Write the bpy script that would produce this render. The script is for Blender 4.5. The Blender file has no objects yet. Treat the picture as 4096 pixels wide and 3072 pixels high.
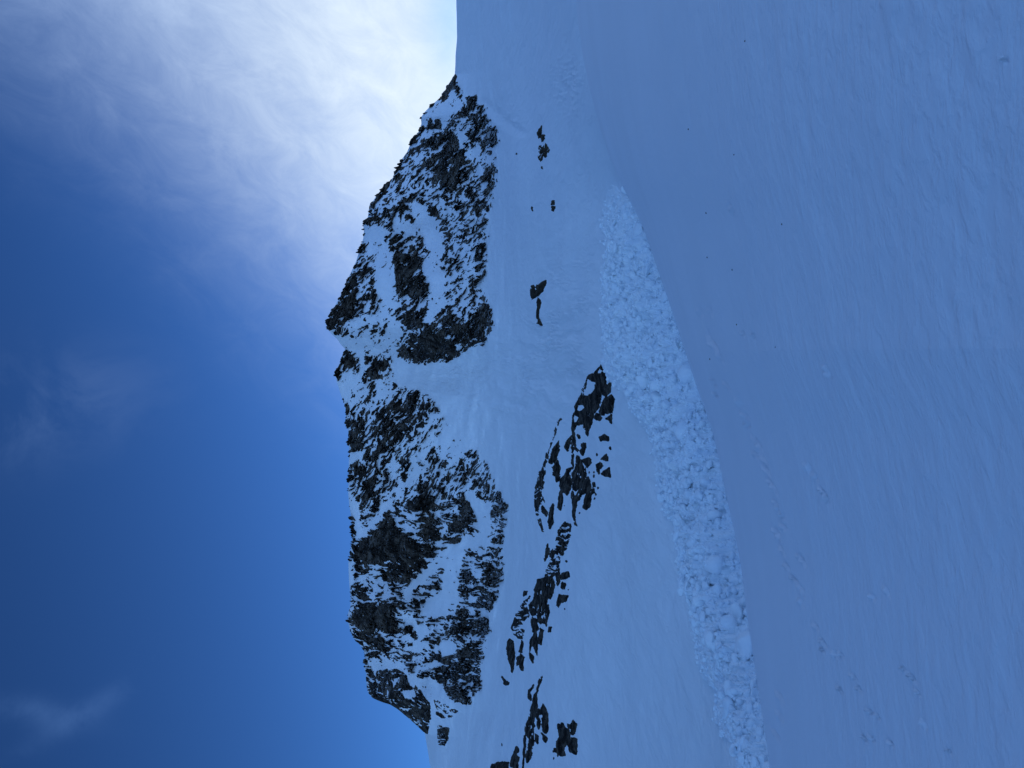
import bpy, math, random
import numpy as np
from math import radians as R

# ------------------------------------------------------------------ camera, sky, sun, exposure
C = bpy.context.scene
COL = C.collection
PITCH = 13.7
FPX = 2840.0                     # focal length in photo pixels (photo 4096 wide, camera rolled on its side)
CAMZ = 1.7
SUN_EL, SUN_AZ = 15.0, 20.0      # degrees; azimuth to the right of the view axis

cam_d = bpy.data.cameras.new('camera')
cam = bpy.data.objects.new('camera', cam_d); COL.objects.link(cam)
cam_d.sensor_fit = 'HORIZONTAL'; cam_d.sensor_width = 36.0
cam_d.lens = 36.0 * FPX / 4096.0
cam_d.clip_start = 0.1; cam_d.clip_end = 12000
cam.location = (0, 0, CAMZ)
from mathutils import Matrix, Vector
_p = R(PITCH)
fwd = Vector((0, math.cos(_p), math.sin(_p))); up = Vector((0, -math.sin(_p), math.cos(_p))); right = Vector((1, 0, 0))
# the phone was held upright but the picture is stored on its side: world up points to the picture's left
ix = -up; iy = right; iz = -fwd
cam.matrix_world = Matrix(((ix.x, iy.x, iz.x, 0), (ix.y, iy.y, iz.y, 0), (ix.z, iy.z, iz.z, CAMZ), (0, 0, 0, 1)))
C.camera = cam

W = bpy.data.worlds.new('World'); C.world = W; W.use_nodes = True
nt = W.node_tree; nt.nodes.clear()
def N(t, kind, **kw):
    n = t.nodes.new(kind)
    for k, v in kw.items(): setattr(n, k, v)
    return n
def L(t, a, b): t.links.new(a, b)
def math_node(t, op, a, b=None, clamp=False):
    n = N(t, 'ShaderNodeMath', operation=op); n.use_clamp = clamp
    for i, v in enumerate((a, b)):
        if v is None: continue
        if isinstance(v, (int, float)): n.inputs[i].default_value = v
        else: L(t, v, n.inputs[i])
    return n.outputs[0]
def maprange(t, v, a, b, c=0.0, d=1.0, smooth=True):
    n = N(t, 'ShaderNodeMapRange'); n.interpolation_type = 'SMOOTHSTEP' if smooth else 'LINEAR'
    L(t, v, n.inputs[0])
    for i, x in enumerate((a, b, c, d)): n.inputs[i + 1].default_value = x
    return n.outputs[0]
def mixrgb(t, fac, a, b, blend='MIX'):
    n = N(t, 'ShaderNodeMix', data_type='RGBA', blend_type=blend)
    if isinstance(fac, (int, float)): n.inputs[0].default_value = fac
    else: L(t, fac, n.inputs[0])
    for i, v in ((6, a), (7, b)):
        if isinstance(v, (tuple, list)): n.inputs[i].default_value = (*v, 1) if len(v) == 3 else v
        else: L(t, v, n.inputs[i])
    return n.outputs[2]
def noise(t, vec, scale, detail=4, rough=0.55, dist=0.0):
    n = N(t, 'ShaderNodeTexNoise'); n.inputs['Scale'].default_value = scale; n.inputs['Detail'].default_value = detail
    n.inputs['Roughness'].default_value = rough; n.inputs['Distortion'].default_value = dist
    if vec is not None: L(t, vec, n.inputs['Vector'])
    return n.outputs['Fac']
def dot(t, vec, v):
    n = N(t, 'ShaderNodeVectorMath', operation='DOT_PRODUCT'); L(t, vec, n.inputs[0]); n.inputs[1].default_value = v
    return n.outputs['Value']

def pix_dir(x, y):
    """direction of the view through photo pixel (x, y)"""
    a = (1536 - y) / FPX; b = (2048 - x) / FPX
    v = fwd + right * a + up * b
    return v.normalized()

SKY_TINT = (0.60, 0.66, 0.61)
sky = N(nt, 'ShaderNodeTexSky', sky_type='NISHITA'); sky.sun_disc = False
sky.sun_elevation = R(SUN_EL); sky.sun_rotation = R(SUN_AZ)
sky.altitude = 2600; sky.air_density = 1.0; sky.dust_density = 0.25; sky.ozone_density = 3.0
tc = N(nt, 'ShaderNodeTexCoord')
nrm = N(nt, 'ShaderNodeVectorMath', operation='NORMALIZE'); L(nt, tc.outputs['Generated'], nrm.inputs[0])
D = nrm.outputs[0]
gam = N(nt, 'ShaderNodeGamma'); L(nt, sky.outputs[0], gam.inputs[0]); gam.inputs[1].default_value = 1.75
graded = mixrgb(nt, 1.0, gam.outputs[0], SKY_TINT, 'MULTIPLY')
# cirrus bank: everything beyond a great circle from the upper right of the view down to the ridge
e1, e2 = pix_dir(190, 0), pix_dir(1370, 1150)
edge_n = e1.cross(e2).normalized()
if edge_n.dot(pix_dir(1500, 200)) < 0: edge_n = -edge_n
along = (e2 - e1).normalized()
sd = Vector((math.sin(R(SUN_AZ)) * math.cos(R(SUN_EL)), math.cos(R(SUN_AZ)) * math.cos(R(SUN_EL)), math.sin(R(SUN_EL))))
across = edge_n.cross(along).normalized()
comb = N(nt, 'ShaderNodeCombineXYZ')
streak = (pix_dir(1000, 100) - pix_dir(1640, 560)).normalized()
streak_v = streak.cross(pix_dir(1300, 300)).normalized()
L(nt, math_node(nt, 'MULTIPLY', dot(nt, D, streak), 3.2), comb.inputs[0])
L(nt, math_node(nt, 'MULTIPLY', dot(nt, D, streak_v), 4.8), comb.inputs[1])
L(nt, math_node(nt, 'MULTIPLY', dot(nt, D, pix_dir(1300, 300)), 2.0), comb.inputs[2])
wisp = noise(nt, comb.outputs[0], 4.2, 10, 0.68, 0.6)
broad = noise(nt, D, 2.3, 4, 0.5, 0.4)
edge = dot(nt, D, edge_n)
edge_w = math_node(nt, 'ADD', edge, math_node(nt, 'MULTIPLY', math_node(nt, 'SUBTRACT', broad, 0.5), 0.16))
edge_w = math_node(nt, 'ADD', edge_w, math_node(nt, 'MULTIPLY', math_node(nt, 'SUBTRACT', wisp, 0.5), 0.09))
bank = math_node(nt, 'POWER', maprange(nt, edge_w, -0.24, 0.27), 1.55)
# unseen bright cirrus added behind the viewer to lift the light on the snow
behind = maprange(nt, math_node(nt, 'ADD', dot(nt, D, (0, -1, 0)), math_node(nt, 'MULTIPLY', math_node(nt, 'SUBTRACT', broad, 0.5), 0.3)), -0.15, 0.6)
bank = math_node(nt, 'MAXIMUM', bank, math_node(nt, 'MULTIPLY', behind, 0.85))
sunang = dot(nt, D, sd)
halo = math_node(nt, 'POWER', maprange(nt, sunang, 0.55, 1.0, 0, 1, False), 2.2)
dens = math_node(nt, 'MULTIPLY', bank, maprange(nt, wisp, 0.15, 0.75, 0.82, 1.0))
def spot(px, py, wx, wy, th):
    """soft elongated patch of thin cirrus round one direction"""
    c = pix_dir(px, py); u = right * math.cos(th) + up * math.sin(th); v = fwd.cross(u)
    du = math_node(nt, 'DIVIDE', math_node(nt, 'SUBTRACT', dot(nt, D, u), c.dot(u)), wx)
    dv = math_node(nt, 'DIVIDE', math_node(nt, 'SUBTRACT', dot(nt, D, v), c.dot(v)), wy)
    s = math_node(nt, 'ADD', math_node(nt, 'MULTIPLY', du, du), math_node(nt, 'MULTIPLY', dv, dv))
    front = math_node(nt, 'GREATER_THAN', dot(nt, D, fwd), 0.0)
    return math_node(nt, 'MULTIPLY', math_node(nt, 'EXPONENT', math_node(nt, 'MULTIPLY', s, -1.0)), front)
thin = None
wn2 = noise(nt, D, 9.0, 8, 0.62, 0.4)
for (px, py, wx, wy, th, k) in ((540, 90, 0.03, 0.06, 0.5, 0.30), (130, 1640, 0.055, 0.10, 0.3, 0.09), (165, 2850, 0.045, 0.011, 1.126, 0.10),
                                (350, 2848, 0.050, 0.013, -1.09, 0.08), (700, 30, 0.02, 0.05, 1.2, 0.16)):
    s = math_node(nt, 'MULTIPLY', spot(px, py, wx, wy, th), math_node(nt, 'MULTIPLY', maprange(nt, wn2, 0.38, 0.66), k))
    thin = s if thin is None else math_node(nt, 'ADD', thin, s)
dens = math_node(nt, 'MULTIPLY', dens, math_node(nt, 'SUBTRACT', 1.0, math_node(nt, 'MULTIPLY', spot(1800, 60, 0.07, 0.035, 0.0), 0.4)))
cl_fac = math_node(nt, 'MAXIMUM', math_node(nt, 'MULTIPLY', dens, 0.93), thin, True)
cloud_lum = math_node(nt, 'ADD', maprange(nt, halo, 0.0, 1.0, 9.0, 11.5, False), math_node(nt, 'MULTIPLY', math_node(nt, 'SUBTRACT', wisp, 0.5), 2.3))
cl_col = mixrgb(nt, halo, (0.255, 0.535, 1.16), (0.86, 0.96, 1.0))
cl_em = N(nt, 'ShaderNodeVectorMath', operation='SCALE'); L(nt, cl_col, cl_em.inputs[0]); L(nt, cloud_lum, cl_em.inputs['Scale'])
final = mixrgb(nt, cl_fac, graded, cl_em.outputs[0])
bg = N(nt, 'ShaderNodeBackground'); bg.inputs['Strength'].default_value = 0.09
L(nt, final, bg.inputs[0]); wo = N(nt, 'ShaderNodeOutputWorld'); L(nt, bg.outputs[0], wo.inputs[0])

sl = bpy.data.lights.new('sun', 'SUN'); sl.energy = 3.0; sl.angle = R(0.5); sl.color = (1.0, 0.95, 0.88)
so = bpy.data.objects.new('sun', sl); COL.objects.link(so)
so.rotation_euler = (-sd).to_track_quat('-Z', 'Y').to_euler()

C.view_settings.view_transform = 'Standard'; C.view_settings.look = 'None'
C.view_settings.gamma = 1.0; C.view_settings.use_curve_mapping = False
C.view_settings.exposure = 0.0
C.render.engine = 'CYCLES'
C.cycles.max_bounces = 6; C.cycles.diffuse_bounces = 4

# ------------------------------------------------------------------ numpy noise
rng = np.random.default_rng(7)
PERM = rng.permutation(256).astype(np.int64); PERM = np.concatenate([PERM, PERM, PERM])
GR = rng.normal(size=(256, 3)); GR /= np.linalg.norm(GR, axis=1)[:, None]
RND = rng.random((256, 4))
def perlin(x, y, z):
    xi = np.floor(x).astype(np.int64); yi = np.floor(y).astype(np.int64); zi = np.floor(z).astype(np.int64)
    xf, yf, zf = x - xi, y - yi, z - zi
    xi &= 255; yi &= 255; zi &= 255
    u = xf**3 * (xf * (xf * 6 - 15) + 10); v = yf**3 * (yf * (yf * 6 - 15) + 10); w = zf**3 * (zf * (zf * 6 - 15) + 10)
    def g(dx, dy, dz):
        h = PERM[PERM[PERM[(xi + dx) & 255] + ((yi + dy) & 255)] + ((zi + dz) & 255)]
        q = GR[h]
        return q[..., 0] * (xf - dx) + q[..., 1] * (yf - dy) + q[..., 2] * (zf - dz)
    x00 = g(0,0,0) * (1-u) + g(1,0,0) * u; x10 = g(0,1,0) * (1-u) + g(1,1,0) * u
    x01 = g(0,0,1) * (1-u) + g(1,0,1) * u; x11 = g(0,1,1) * (1-u) + g(1,1,1) * u
    return ((x00 * (1-v) + x10 * v) * (1-w) + (x01 * (1-v) + x11 * v) * w) * 1.6
def fbm(x, y, z=None, octv=4, gain=0.5, lac=2.03):
    z = np.zeros_like(x) if z is None else z
    s = np.zeros_like(x); a = 1.0; t = 0.0; f = 1.0
    for k in range(octv):
        s += a * perlin(x * f + 17.3 * k, y * f - 9.1 * k, z * f + 4.7 * k); t += a * a; a *= gain; f *= lac
    return s / math.sqrt(t)
def voronoi(x, y, seed=0):
    """2-D cells: F1, F2-F1, four random numbers of the nearest cell and the offset from its seed point"""
    xi = np.floor(x).astype(np.int64); yi = np.floor(y).astype(np.int64)
    f1 = np.full(x.shape, 9.0); f2 = np.full(x.shape, 9.0); rid = np.zeros(x.shape, np.int64)
    ox = np.zeros_like(x); oy = np.zeros_like(x)
    for dx in (-1, 0, 1):
        for dy in (-1, 0, 1):
            h = PERM[PERM[(xi + dx) & 255] + ((yi + dy + seed) & 255)]
            qx = xi + dx + RND[h, 0] - x; qy = yi + dy + RND[h, 1] - y
            d = np.hypot(qx, qy)
            near = d < f1
            f2 = np.where(near, f1, np.minimum(f2, d))
            f1 = np.where(near, d, f1); rid = np.where(near, PERM[h + 37], rid)
            ox = np.where(near, -qx, ox); oy = np.where(near, -qy, oy)
    return f1, f2 - f1, RND[rid], ox, oy
def sstep(a, b, x):
    t = np.clip((x - a) / (b - a), 0, 1); return t * t * (3 - 2 * t)

# ------------------------------------------------------------------ picture <-> place
cp, sp = math.cos(_p), math.sin(_p)
def px_to_az(x, y):
    a = (1536 - np.asarray(y, float)) / FPX; b = (2048 - np.asarray(x, float)) / FPX
    X, Y, Z = a, cp - b * sp, sp + b * cp
    return np.arctan2(X, Y), Z / np.hypot(X, Y)
def to_px(P):
    """photo pixel in which a place (camera height = 0) is seen"""
    X, Y, Z = P[..., 0], P[..., 1], P[..., 2]
    f = Y * cp + Z * sp; f = np.where(f < 1e-3, 1e-3, f)
    b = (-Y * sp + Z * cp) / f; a = X / f
    return 2048 - b * FPX, 1536 - a * FPX
S22 = 4096 / 2212.0
def crop(kind, pts):
    """coordinates read off enlarged pieces of the photo -> photo pixels"""
    o = {'P1': (1200, 250, 2212/1200), 'P2': (1200, 1050, 2212/1200), 'P3': (1200, 1850, 2212/1200), 'P4': (1200, 2172, 2212/1200),
         'Q1': (2200, 650, 2.212), 'Q2': (2200, 1400, 2.212), 'Q3': (2200, 2150, 2.212), 'Q4': (1900, 2322, 2.212),
         'T1': (2700, 0, 2212/1396), 'T2': (2700, 1000, 2212/1396), 'T3': (2700, 2025, 2212/1396), 'F': (0, 0, 2212/4096), 'S': (0, 0, 1)}[kind]
    return [(o[0] + x / o[2], o[1] + y / o[2]) for x, y in pts]
def poly_sdf(px, py, poly):
    """signed distance, positive inside"""
    d = np.full(px.shape, 1e9); ins = np.zeros(px.shape, bool)
    n = len(poly)
    for i in range(n):
        ax, ay = poly[i]; bx, by = poly[(i + 1) % n]
        ex, ey = bx - ax, by - ay
        t = np.clip(((px - ax) * ex + (py - ay) * ey) / (ex * ex + ey * ey + 1e-9), 0, 1)
        d = np.minimum(d, np.hypot(px - ax - t * ex, py - ay - t * ey))
        if ay != by:
            c = ((ay > py) != (by > py)) & (px < (bx - ax) * (py - ay) / (by - ay) + ax)
            ins ^= c
    return np.where(ins, d, -d)

# ------------------------------------------------------------------ terrain lines (photo position of the line, distance in metres)
class Line:
    def __init__(self, pts, outer_te=-0.02, outer_r=None, smooth=1.0):
        pts = np.array(pts, float)
        az, te = px_to_az(pts[:, 0], pts[:, 1]); r = pts[:, 2]
        o = np.argsort(az); az, te, r = az[o], te[o], r[o]
        er = outer_r or (r[0] + r[-1]) / 2
        lo, hi = az[0], az[-1]
        az = np.concatenate([[-R(181), -R(110), -R(75), lo - R(12)], az, [hi + R(14), R(80), R(112), R(181)]])
        te = np.concatenate([[outer_te, outer_te, te[0] * 0.45 + outer_te * 0.55, te[0]], te, [te[-1], te[-1] * 0.5 + outer_te * 0.5, outer_te, outer_te]])
        r = np.concatenate([[er, er, r[0], r[0]], r, [r[-1], r[-1], er, er]])
        g = np.radians(np.arange(-181, 181.001, 0.05)); te = np.interp(g, az, te); r = np.interp(g, az, r)
        if smooth:
            k = np.exp(-0.5 * (np.arange(-90, 91) / (smooth / 0.05)) ** 2); k /= k.sum()
            te, r = (np.convolve(np.pad(v, 90, mode='edge'), k, 'valid') for v in (te, r))
        az = g
        self.az, self.te_, self.r_ = az, te, r
    def te(self, a): return np.interp(a, self.az, self.te_)
    def r(self, a): return np.interp(a, self.az, self.r_)
def f22(pts): return [(x * S22, y * S22, r) for x, y, r in pts]
LN = Line(f22([(1243,0,150),(1258,120,148),(1285,240,140),(1313,330,132),(1345,405,126),(1386,480,118),(1420,580,112),(1455,680,106),(1480,760,101),(1510,850,96),(1540,930,90),(1560,1030,84),(1580,1120,78),(1600,1210,72),(1612,1320,66),(1625,1400,61),(1640,1500,56),(1655,1600,52),(1665,1659,50)]), -0.02, 60)
LU = Line(f22([(1195,0,190),(1207,150,185),(1237,280,175),(1268,370,165),(1296,420,158),(1296,640,148),(1306,780,140),(1335,860,132),(1390,960,122),(1412,1050,114),(1432,1130,106),(1460,1250,97),(1482,1320,90),(1502,1420,82),(1540,1500,74),(1565,1590,67),(1590,1659,62)]), -0.02, 120)
LM1 = Line(f22([(1120,0,262),(1125,400,258),(1145,650,250),(1175,850,236),(1185,1000,224),(1180,1200,212),(1170,1400,204),(1168,1659,190)]), -0.02, 250)
LM2 = Line(f22([(1045,0,345),(1050,300,348),(1065,450,346),(1052,700,345),(1050,800,350),(1050,900,352),(1060,1050,345),(1075,1150,342),(1055,1300,340),(1030,1450,340),(1010,1659,340)]), -0.02, 350)
SKYLINE = [(1827,-10),(1828,149),(1822,224),(1819,298),(1806,320),(1788,350),(1768,385),(1748,402),(1721,425),(1699,448),(1684,470),(1686,494),(1682,516),(1664,543),(1648,564),(1640,580),(1628,608),(1610,632),(1594,662),(1583,684),(1571,711),(1550,733),(1528,755),(1507,779),(1492,803),(1476,822),(1474,841),(1470,868),(1459,885),(1452,904),(1455,923),(1452,955),(1442,988),(1432,1020),(1424,1047),(1408,1080),(1391,1116),(1370,1164),(1338,1224),(1320,1262),(1307,1290),(1310,1316),(1330,1340),(1349,1356),(1363,1378),(1382,1397),(1372,1419),(1361,1446),(1352,1468),(1346,1500),(1346,1525),(1354,1549),(1363,1582),(1376,1614),(1384,1647),(1382,1679),(1390,1712),(1394,1755),(1396,1810),(1394,1864),(1394,1945),(1393,1969),(1397,2029),(1408,2094),(1408,2154),(1398,2224),(1394,2251),(1396,2311),(1400,2349),(1405,2393),(1403,2430),(1394,2452),(1392,2479),(1399,2512),(1412,2550),(1441,2580),(1456,2604),(1460,2631),(1460,2658),(1458,2675),(1466,2694),(1464,2709),(1467,2747),(1472,2769),(1492,2793),(1528,2809),(1561,2818),(1594,2839),(1626,2866),(1658,2894),(1684,2918),(1699,2934),(1705,2969),(1713,3013),(1724,3072),(1735,3130)]
def sky_r(y):
    return np.interp(y, [0, 300, 700, 1200, 1320, 1450, 1560, 1700, 2400, 2700, 2800, 3072], [430, 440, 452, 452, 456, 486, 480, 462, 456, 462, 458, 450])
LS = Line([(x, y, float(sky_r(y))) for x, y in SKYLINE], -0.03, 520, 0)

def loft(az, segs):
    """rows of (te, r) through the lines; segs: list of (te, r) arrays and the number of rows between them. Monotone cubic along each column."""
    T = np.array([s[0] for s in segs]); Rr = np.array([s[1] for s in segs]); cnt = [s[2] for s in segs[:-1]]
    tt = np.concatenate([k + np.arange(n) / n for k, n in enumerate(cnt)] + [[len(segs) - 1.0]])
    def pch(V):
        d = np.diff(V, axis=0); m = np.zeros_like(V)
        m[1:-1] = np.where(d[:-1] * d[1:] > 0, 2 * d[:-1] * d[1:] / (d[:-1] + d[1:] + 1e-12), 0.0)
        m[0] = d[0]; m[-1] = d[-1]
        k = np.clip(np.floor(tt).astype(int), 0, len(segs) - 2); s = (tt - k)[:, None]
        return ((2*s**3 - 3*s**2 + 1) * V[k] + (s**3 - 2*s**2 + s) * m[k] + (-2*s**3 + 3*s**2) * V[k+1] + (s**3 - s**2) * m[k+1])
    return pch(T), pch(Rr), tt

def grid_mesh(name, P, mat, smooth=True, sel=None):
    """P (rows, cols, 3) -> mesh; sel: optional face mask"""
    nr, nc = P.shape[:2]
    i = np.arange(nr - 1)[:, None] * nc + np.arange(nc - 1)[None]
    q = np.stack([i, i + 1, i + nc + 1, i + nc], -1).reshape(-1, 4)
    if sel is not None: q = q[sel.reshape(-1)]
    used, inv = np.unique(q, return_inverse=True); q = inv.reshape(-1, 4)
    V = P.reshape(-1, 3)[used]
    return raw_mesh(name, V, q, mat, smooth), used
def raw_mesh(name, V, F, mat, smooth=True):
    me = bpy.data.meshes.new(name)
    k = F.shape[1]
    me.vertices.add(len(V)); me.vertices.foreach_set('co', np.ascontiguousarray(V, np.float32).ravel())
    me.loops.add(F.size); me.loops.foreach_set('vertex_index', np.ascontiguousarray(F, np.int32).ravel())
    me.polygons.add(len(F)); me.polygons.foreach_set('loop_start', np.arange(0, F.size, k, dtype=np.int32))
    me.polygons.foreach_set('use_smooth', np.full(len(F), smooth, dtype=bool))
    me.update(calc_edges=True); me.validate()
    if mat: me.materials.append(mat)
    return me
def obj(name, me, parent=None, **props):
    o = bpy.data.objects.new(name, me); COL.objects.link(o)
    if parent is not None: o.parent = parent
    for k, v in props.items(): o[k] = v
    return o
def world(P): return P + np.array([0, 0, CAMZ])

# ------------------------------------------------------------------ materials
def mat_new(name):
    m = bpy.data.materials.new(name); m.use_nodes = True
    t = m.node_tree; b = t.nodes['Principled BSDF']
    return m, t, b
def mapped(t, scale, rot=(0, 0, 0)):
    g = N(t, 'ShaderNodeNewGeometry'); mp = N(t, 'ShaderNodeMapping')
    mp.inputs['Scale'].default_value = scale; mp.inputs['Rotation'].default_value = rot
    L(t, g.outputs['Position'], mp.inputs['Vector']); return mp.outputs[0]
def bump(t, h, strength, dist, prev=None):
    b = N(t, 'ShaderNodeBump'); b.inputs['Strength'].default_value = strength; b.inputs['Distance'].default_value = dist
    L(t, h, b.inputs['Height'])
    if prev is not None: L(t, prev, b.inputs['Normal'])
    return b.outputs[0]
def snow_mat(name, base=(0.80, 0.85, 0.90), field=False, pass_col=None):
    m, t, b = mat_new(name)
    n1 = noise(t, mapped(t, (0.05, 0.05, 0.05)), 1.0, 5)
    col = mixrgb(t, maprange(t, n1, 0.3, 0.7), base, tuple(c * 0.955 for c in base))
    if pass_col:
        # base colour blends to a greyer tone towards the pass
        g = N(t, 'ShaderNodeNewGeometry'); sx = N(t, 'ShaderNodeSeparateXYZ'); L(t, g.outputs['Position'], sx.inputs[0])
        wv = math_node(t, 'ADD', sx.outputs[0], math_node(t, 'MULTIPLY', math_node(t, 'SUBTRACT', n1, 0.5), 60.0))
        col = mixrgb(t, maprange(t, wv, 0.0, 90.0), col, pass_col)
    L(t, col, b.inputs['Base Color'])
    b.inputs['Roughness'].default_value = 0.75; b.inputs['Specular IOR Level'].default_value = 0.12
    if field:
        # wind ripples, crests lying across the view, coarser drifts farther out
        a = noise(t, mapped(t, (4.2, 6.0, 4.2), (0, 0, 0.06)), 1.0, 4, 0.55, 0.3)
        c = noise(t, mapped(t, (1.7, 2.6, 1.7), (0, 0, 0.10)), 1.0, 4, 0.55, 0.35)
        d = noise(t, mapped(t, (0.55, 0.85, 0.5), (0, 0, 0.10)), 1.0, 4, 0.6, 0.3)
        e = noise(t, mapped(t, (0.10, 0.30, 0.1), (0, 0, 0.08)), 1.0, 3, 0.6, 0.3)
        f = noise(t, mapped(t, (22, 22, 22)), 1.0, 4, 0.7)
        nn = bump(t, maprange(t, e, 0.3, 0.7), 0.10, 0.22)
        nn = bump(t, maprange(t, d, 0.38, 0.62), 0.10, 0.10, nn)
        nn = bump(t, maprange(t, c, 0.40, 0.62), 0.20, 0.040, nn)
        nn = bump(t, maprange(t, a, 0.40, 0.62), 0.42, 0.016, nn)
        nn = bump(t, f, 0.15, 0.008, nn)
    else:
        c = noise(t, mapped(t, (0.35, 0.12, 0.12), (0.4, 0, 0.3)), 1.0, 7, 0.62, 0.6)
        d = noise(t, mapped(t, (1.2, 1.2, 1.2)), 1.0, 5, 0.65)
        nn = bump(t, maprange(t, c, 0.3, 0.7), 0.45, 0.55)
        nn = bump(t, d, 0.35, 0.14, nn)
    L(t, nn, b.inputs['Normal'])
    return m
def rock_mat(name, dark, light, scale=0.08, snow=0.55):
    m, t, b = mat_new(name)
    p1 = mapped(t, (scale, scale, scale))
    p2 = mapped(t, (scale * 2.2, scale * 2.2, scale * 14), (0.5, 0.25, 0.3))
    n1 = noise(t, p1, 1.0, 6, 0.6, 0.4); n2 = noise(t, p2, 1.0, 7, 0.65, 0.5); n3 = noise(t, mapped(t, (scale*14,)*3), 1.0, 6, 0.68)
    col = mixrgb(t, maprange(t, n1, 0.40, 0.68), dark, light)
    col = mixrgb(t, math_node(t, 'MULTIPLY', maprange(t, n2, 0.44, 0.58), 0.75), col, tuple(c * 0.45 for c in dark))
    col = mixrgb(t, math_node(t, 'MULTIPLY', maprange(t, n3, 0.52, 0.74), 0.45), col, tuple(min(1, c * 1.45) for c in light))
    # rime and wind-blown snow caught on flat ledges
    g = N(t, 'ShaderNodeNewGeometry'); sx = N(t, 'ShaderNodeSeparateXYZ'); L(t, g.outputs['Normal'], sx.inputs[0])
    led = math_node(t, 'ADD', sx.outputs[2], math_node(t, 'MULTIPLY', math_node(t, 'SUBTRACT', n3, 0.5), 0.9))
    col = mixrgb(t, math_node(t, 'MULTIPLY', maprange(t, led, 0.80, 0.95), snow), col, (0.78, 0.83, 0.88))
    L(t, col, b.inputs['Base Color']); b.inputs['Roughness'].default_value = 0.9; b.inputs['Specular IOR Level'].default_value = 0.08
    nn = bump(t, n2, 0.6, 0.5); nn = bump(t, n3, 0.55, 0.25, nn); L(t, nn, b.inputs['Normal'])
    return m
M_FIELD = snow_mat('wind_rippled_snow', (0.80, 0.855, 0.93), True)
M_SLOPE = snow_mat('mountain_snow', (0.865, 0.925, 0.97), pass_col=(0.785, 0.845, 0.925))
M_ROCK = rock_mat('grey_brown_rock', (0.015, 0.0125, 0.0105), (0.165, 0.138, 0.110), 0.12, 0.5)
M_DARK = rock_mat('dark_slate', (0.009, 0.008, 0.007), (0.130, 0.112, 0.092), 0.40, 0.0)
def debris_mat(name):
    m, t, b = mat_new(name)
    n1 = noise(t, mapped(t, (0.5, 0.5, 0.5)), 1.0, 5)
    L(t, mixrgb(t, maprange(t, n1, 0.3, 0.7), (0.88, 0.94, 0.98), (0.79, 0.87, 0.945)), b.inputs['Base Color'])
    b.inputs['Roughness'].default_value = 0.8; b.inputs['Specular IOR Level'].default_value = 0.1
    nn = bump(t, noise(t, mapped(t, (2.2, 2.2, 2.2)), 1.0, 6, 0.65), 0.5, 0.22); L(t, nn, b.inputs['Normal'])
    return m
M_DEBRIS = debris_mat('broken_snow')

# ------------------------------------------------------------------ near snowfield
def az_columns(step, lim=33.5):
    mid = np.arange(-lim, lim + 1e-6, step)
    lo = -lim - np.cumsum(np.linspace(step * 3, 4.5, 64)); lo = lo[lo > -180]; hi = -lo
    return np.radians(np.concatenate([[-180], lo[::-1], mid, hi, [180]]))
AZ = az_columns(0.085)
def near_height(az, r):
    """height of the snowfield above the camera level; follows the line LN"""
    rN = LN.r(az); zN = LN.te(az) * rN
    w = np.clip(r / rN, 0, 1)
    p = np.where(zN > 0, 1.28, 1.0)
    return -CAMZ * (1 - w) ** 1.25 + zN * w ** p
TRACK = crop('T2', [(225,390),(163,395),(210,530),(225,570),(240,600),(255,615),(290,680),(245,835),(258,915),(330,860),(413,970),(445,1050),(462,1110),(510,1210),(535,1250),(510,1295),(570,1340),(580,1400),(600,1470),(635,1510),(640,1600),(655,1640),(850,1385),(890,1440),(940,1530),(965,1580),(975,750),(990,790),(430,530),(495,545)]) \
    + crop('T3', [(690,60),(700,130),(640,160),(660,200),(685,280),(720,380),(765,460),(805,520),(825,550),(815,610),(905,765),(950,865),(945,910),(1020,940),(1055,940),(1130,1080),(1165,1160),(1050,1165),(1230,1300),(1275,1330),(795,320),(820,350),(1250,575),(1330,540),(1440,1030),(1495,1085),(1530,1180),(1580,1380),(1205,1470),(1245,1470),(1355,1500),(1720,1550),(670,1210),(670,1330),(640,1445)]) \
    + crop('T1', [(2025,385),(340,1290),(365,1340),(2185,570)])
def step_at_crest(az):
    # the crest only hides a trough where the debris lies behind it; towards the pass the field runs smoothly into the slope
    a0, _ = px_to_az(2500, 420); a1, _ = px_to_az(2500, 800)
    return sstep(float(a0), float(a1), az) if a0 < a1 else 1 - sstep(float(a1), float(a0), az)
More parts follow.
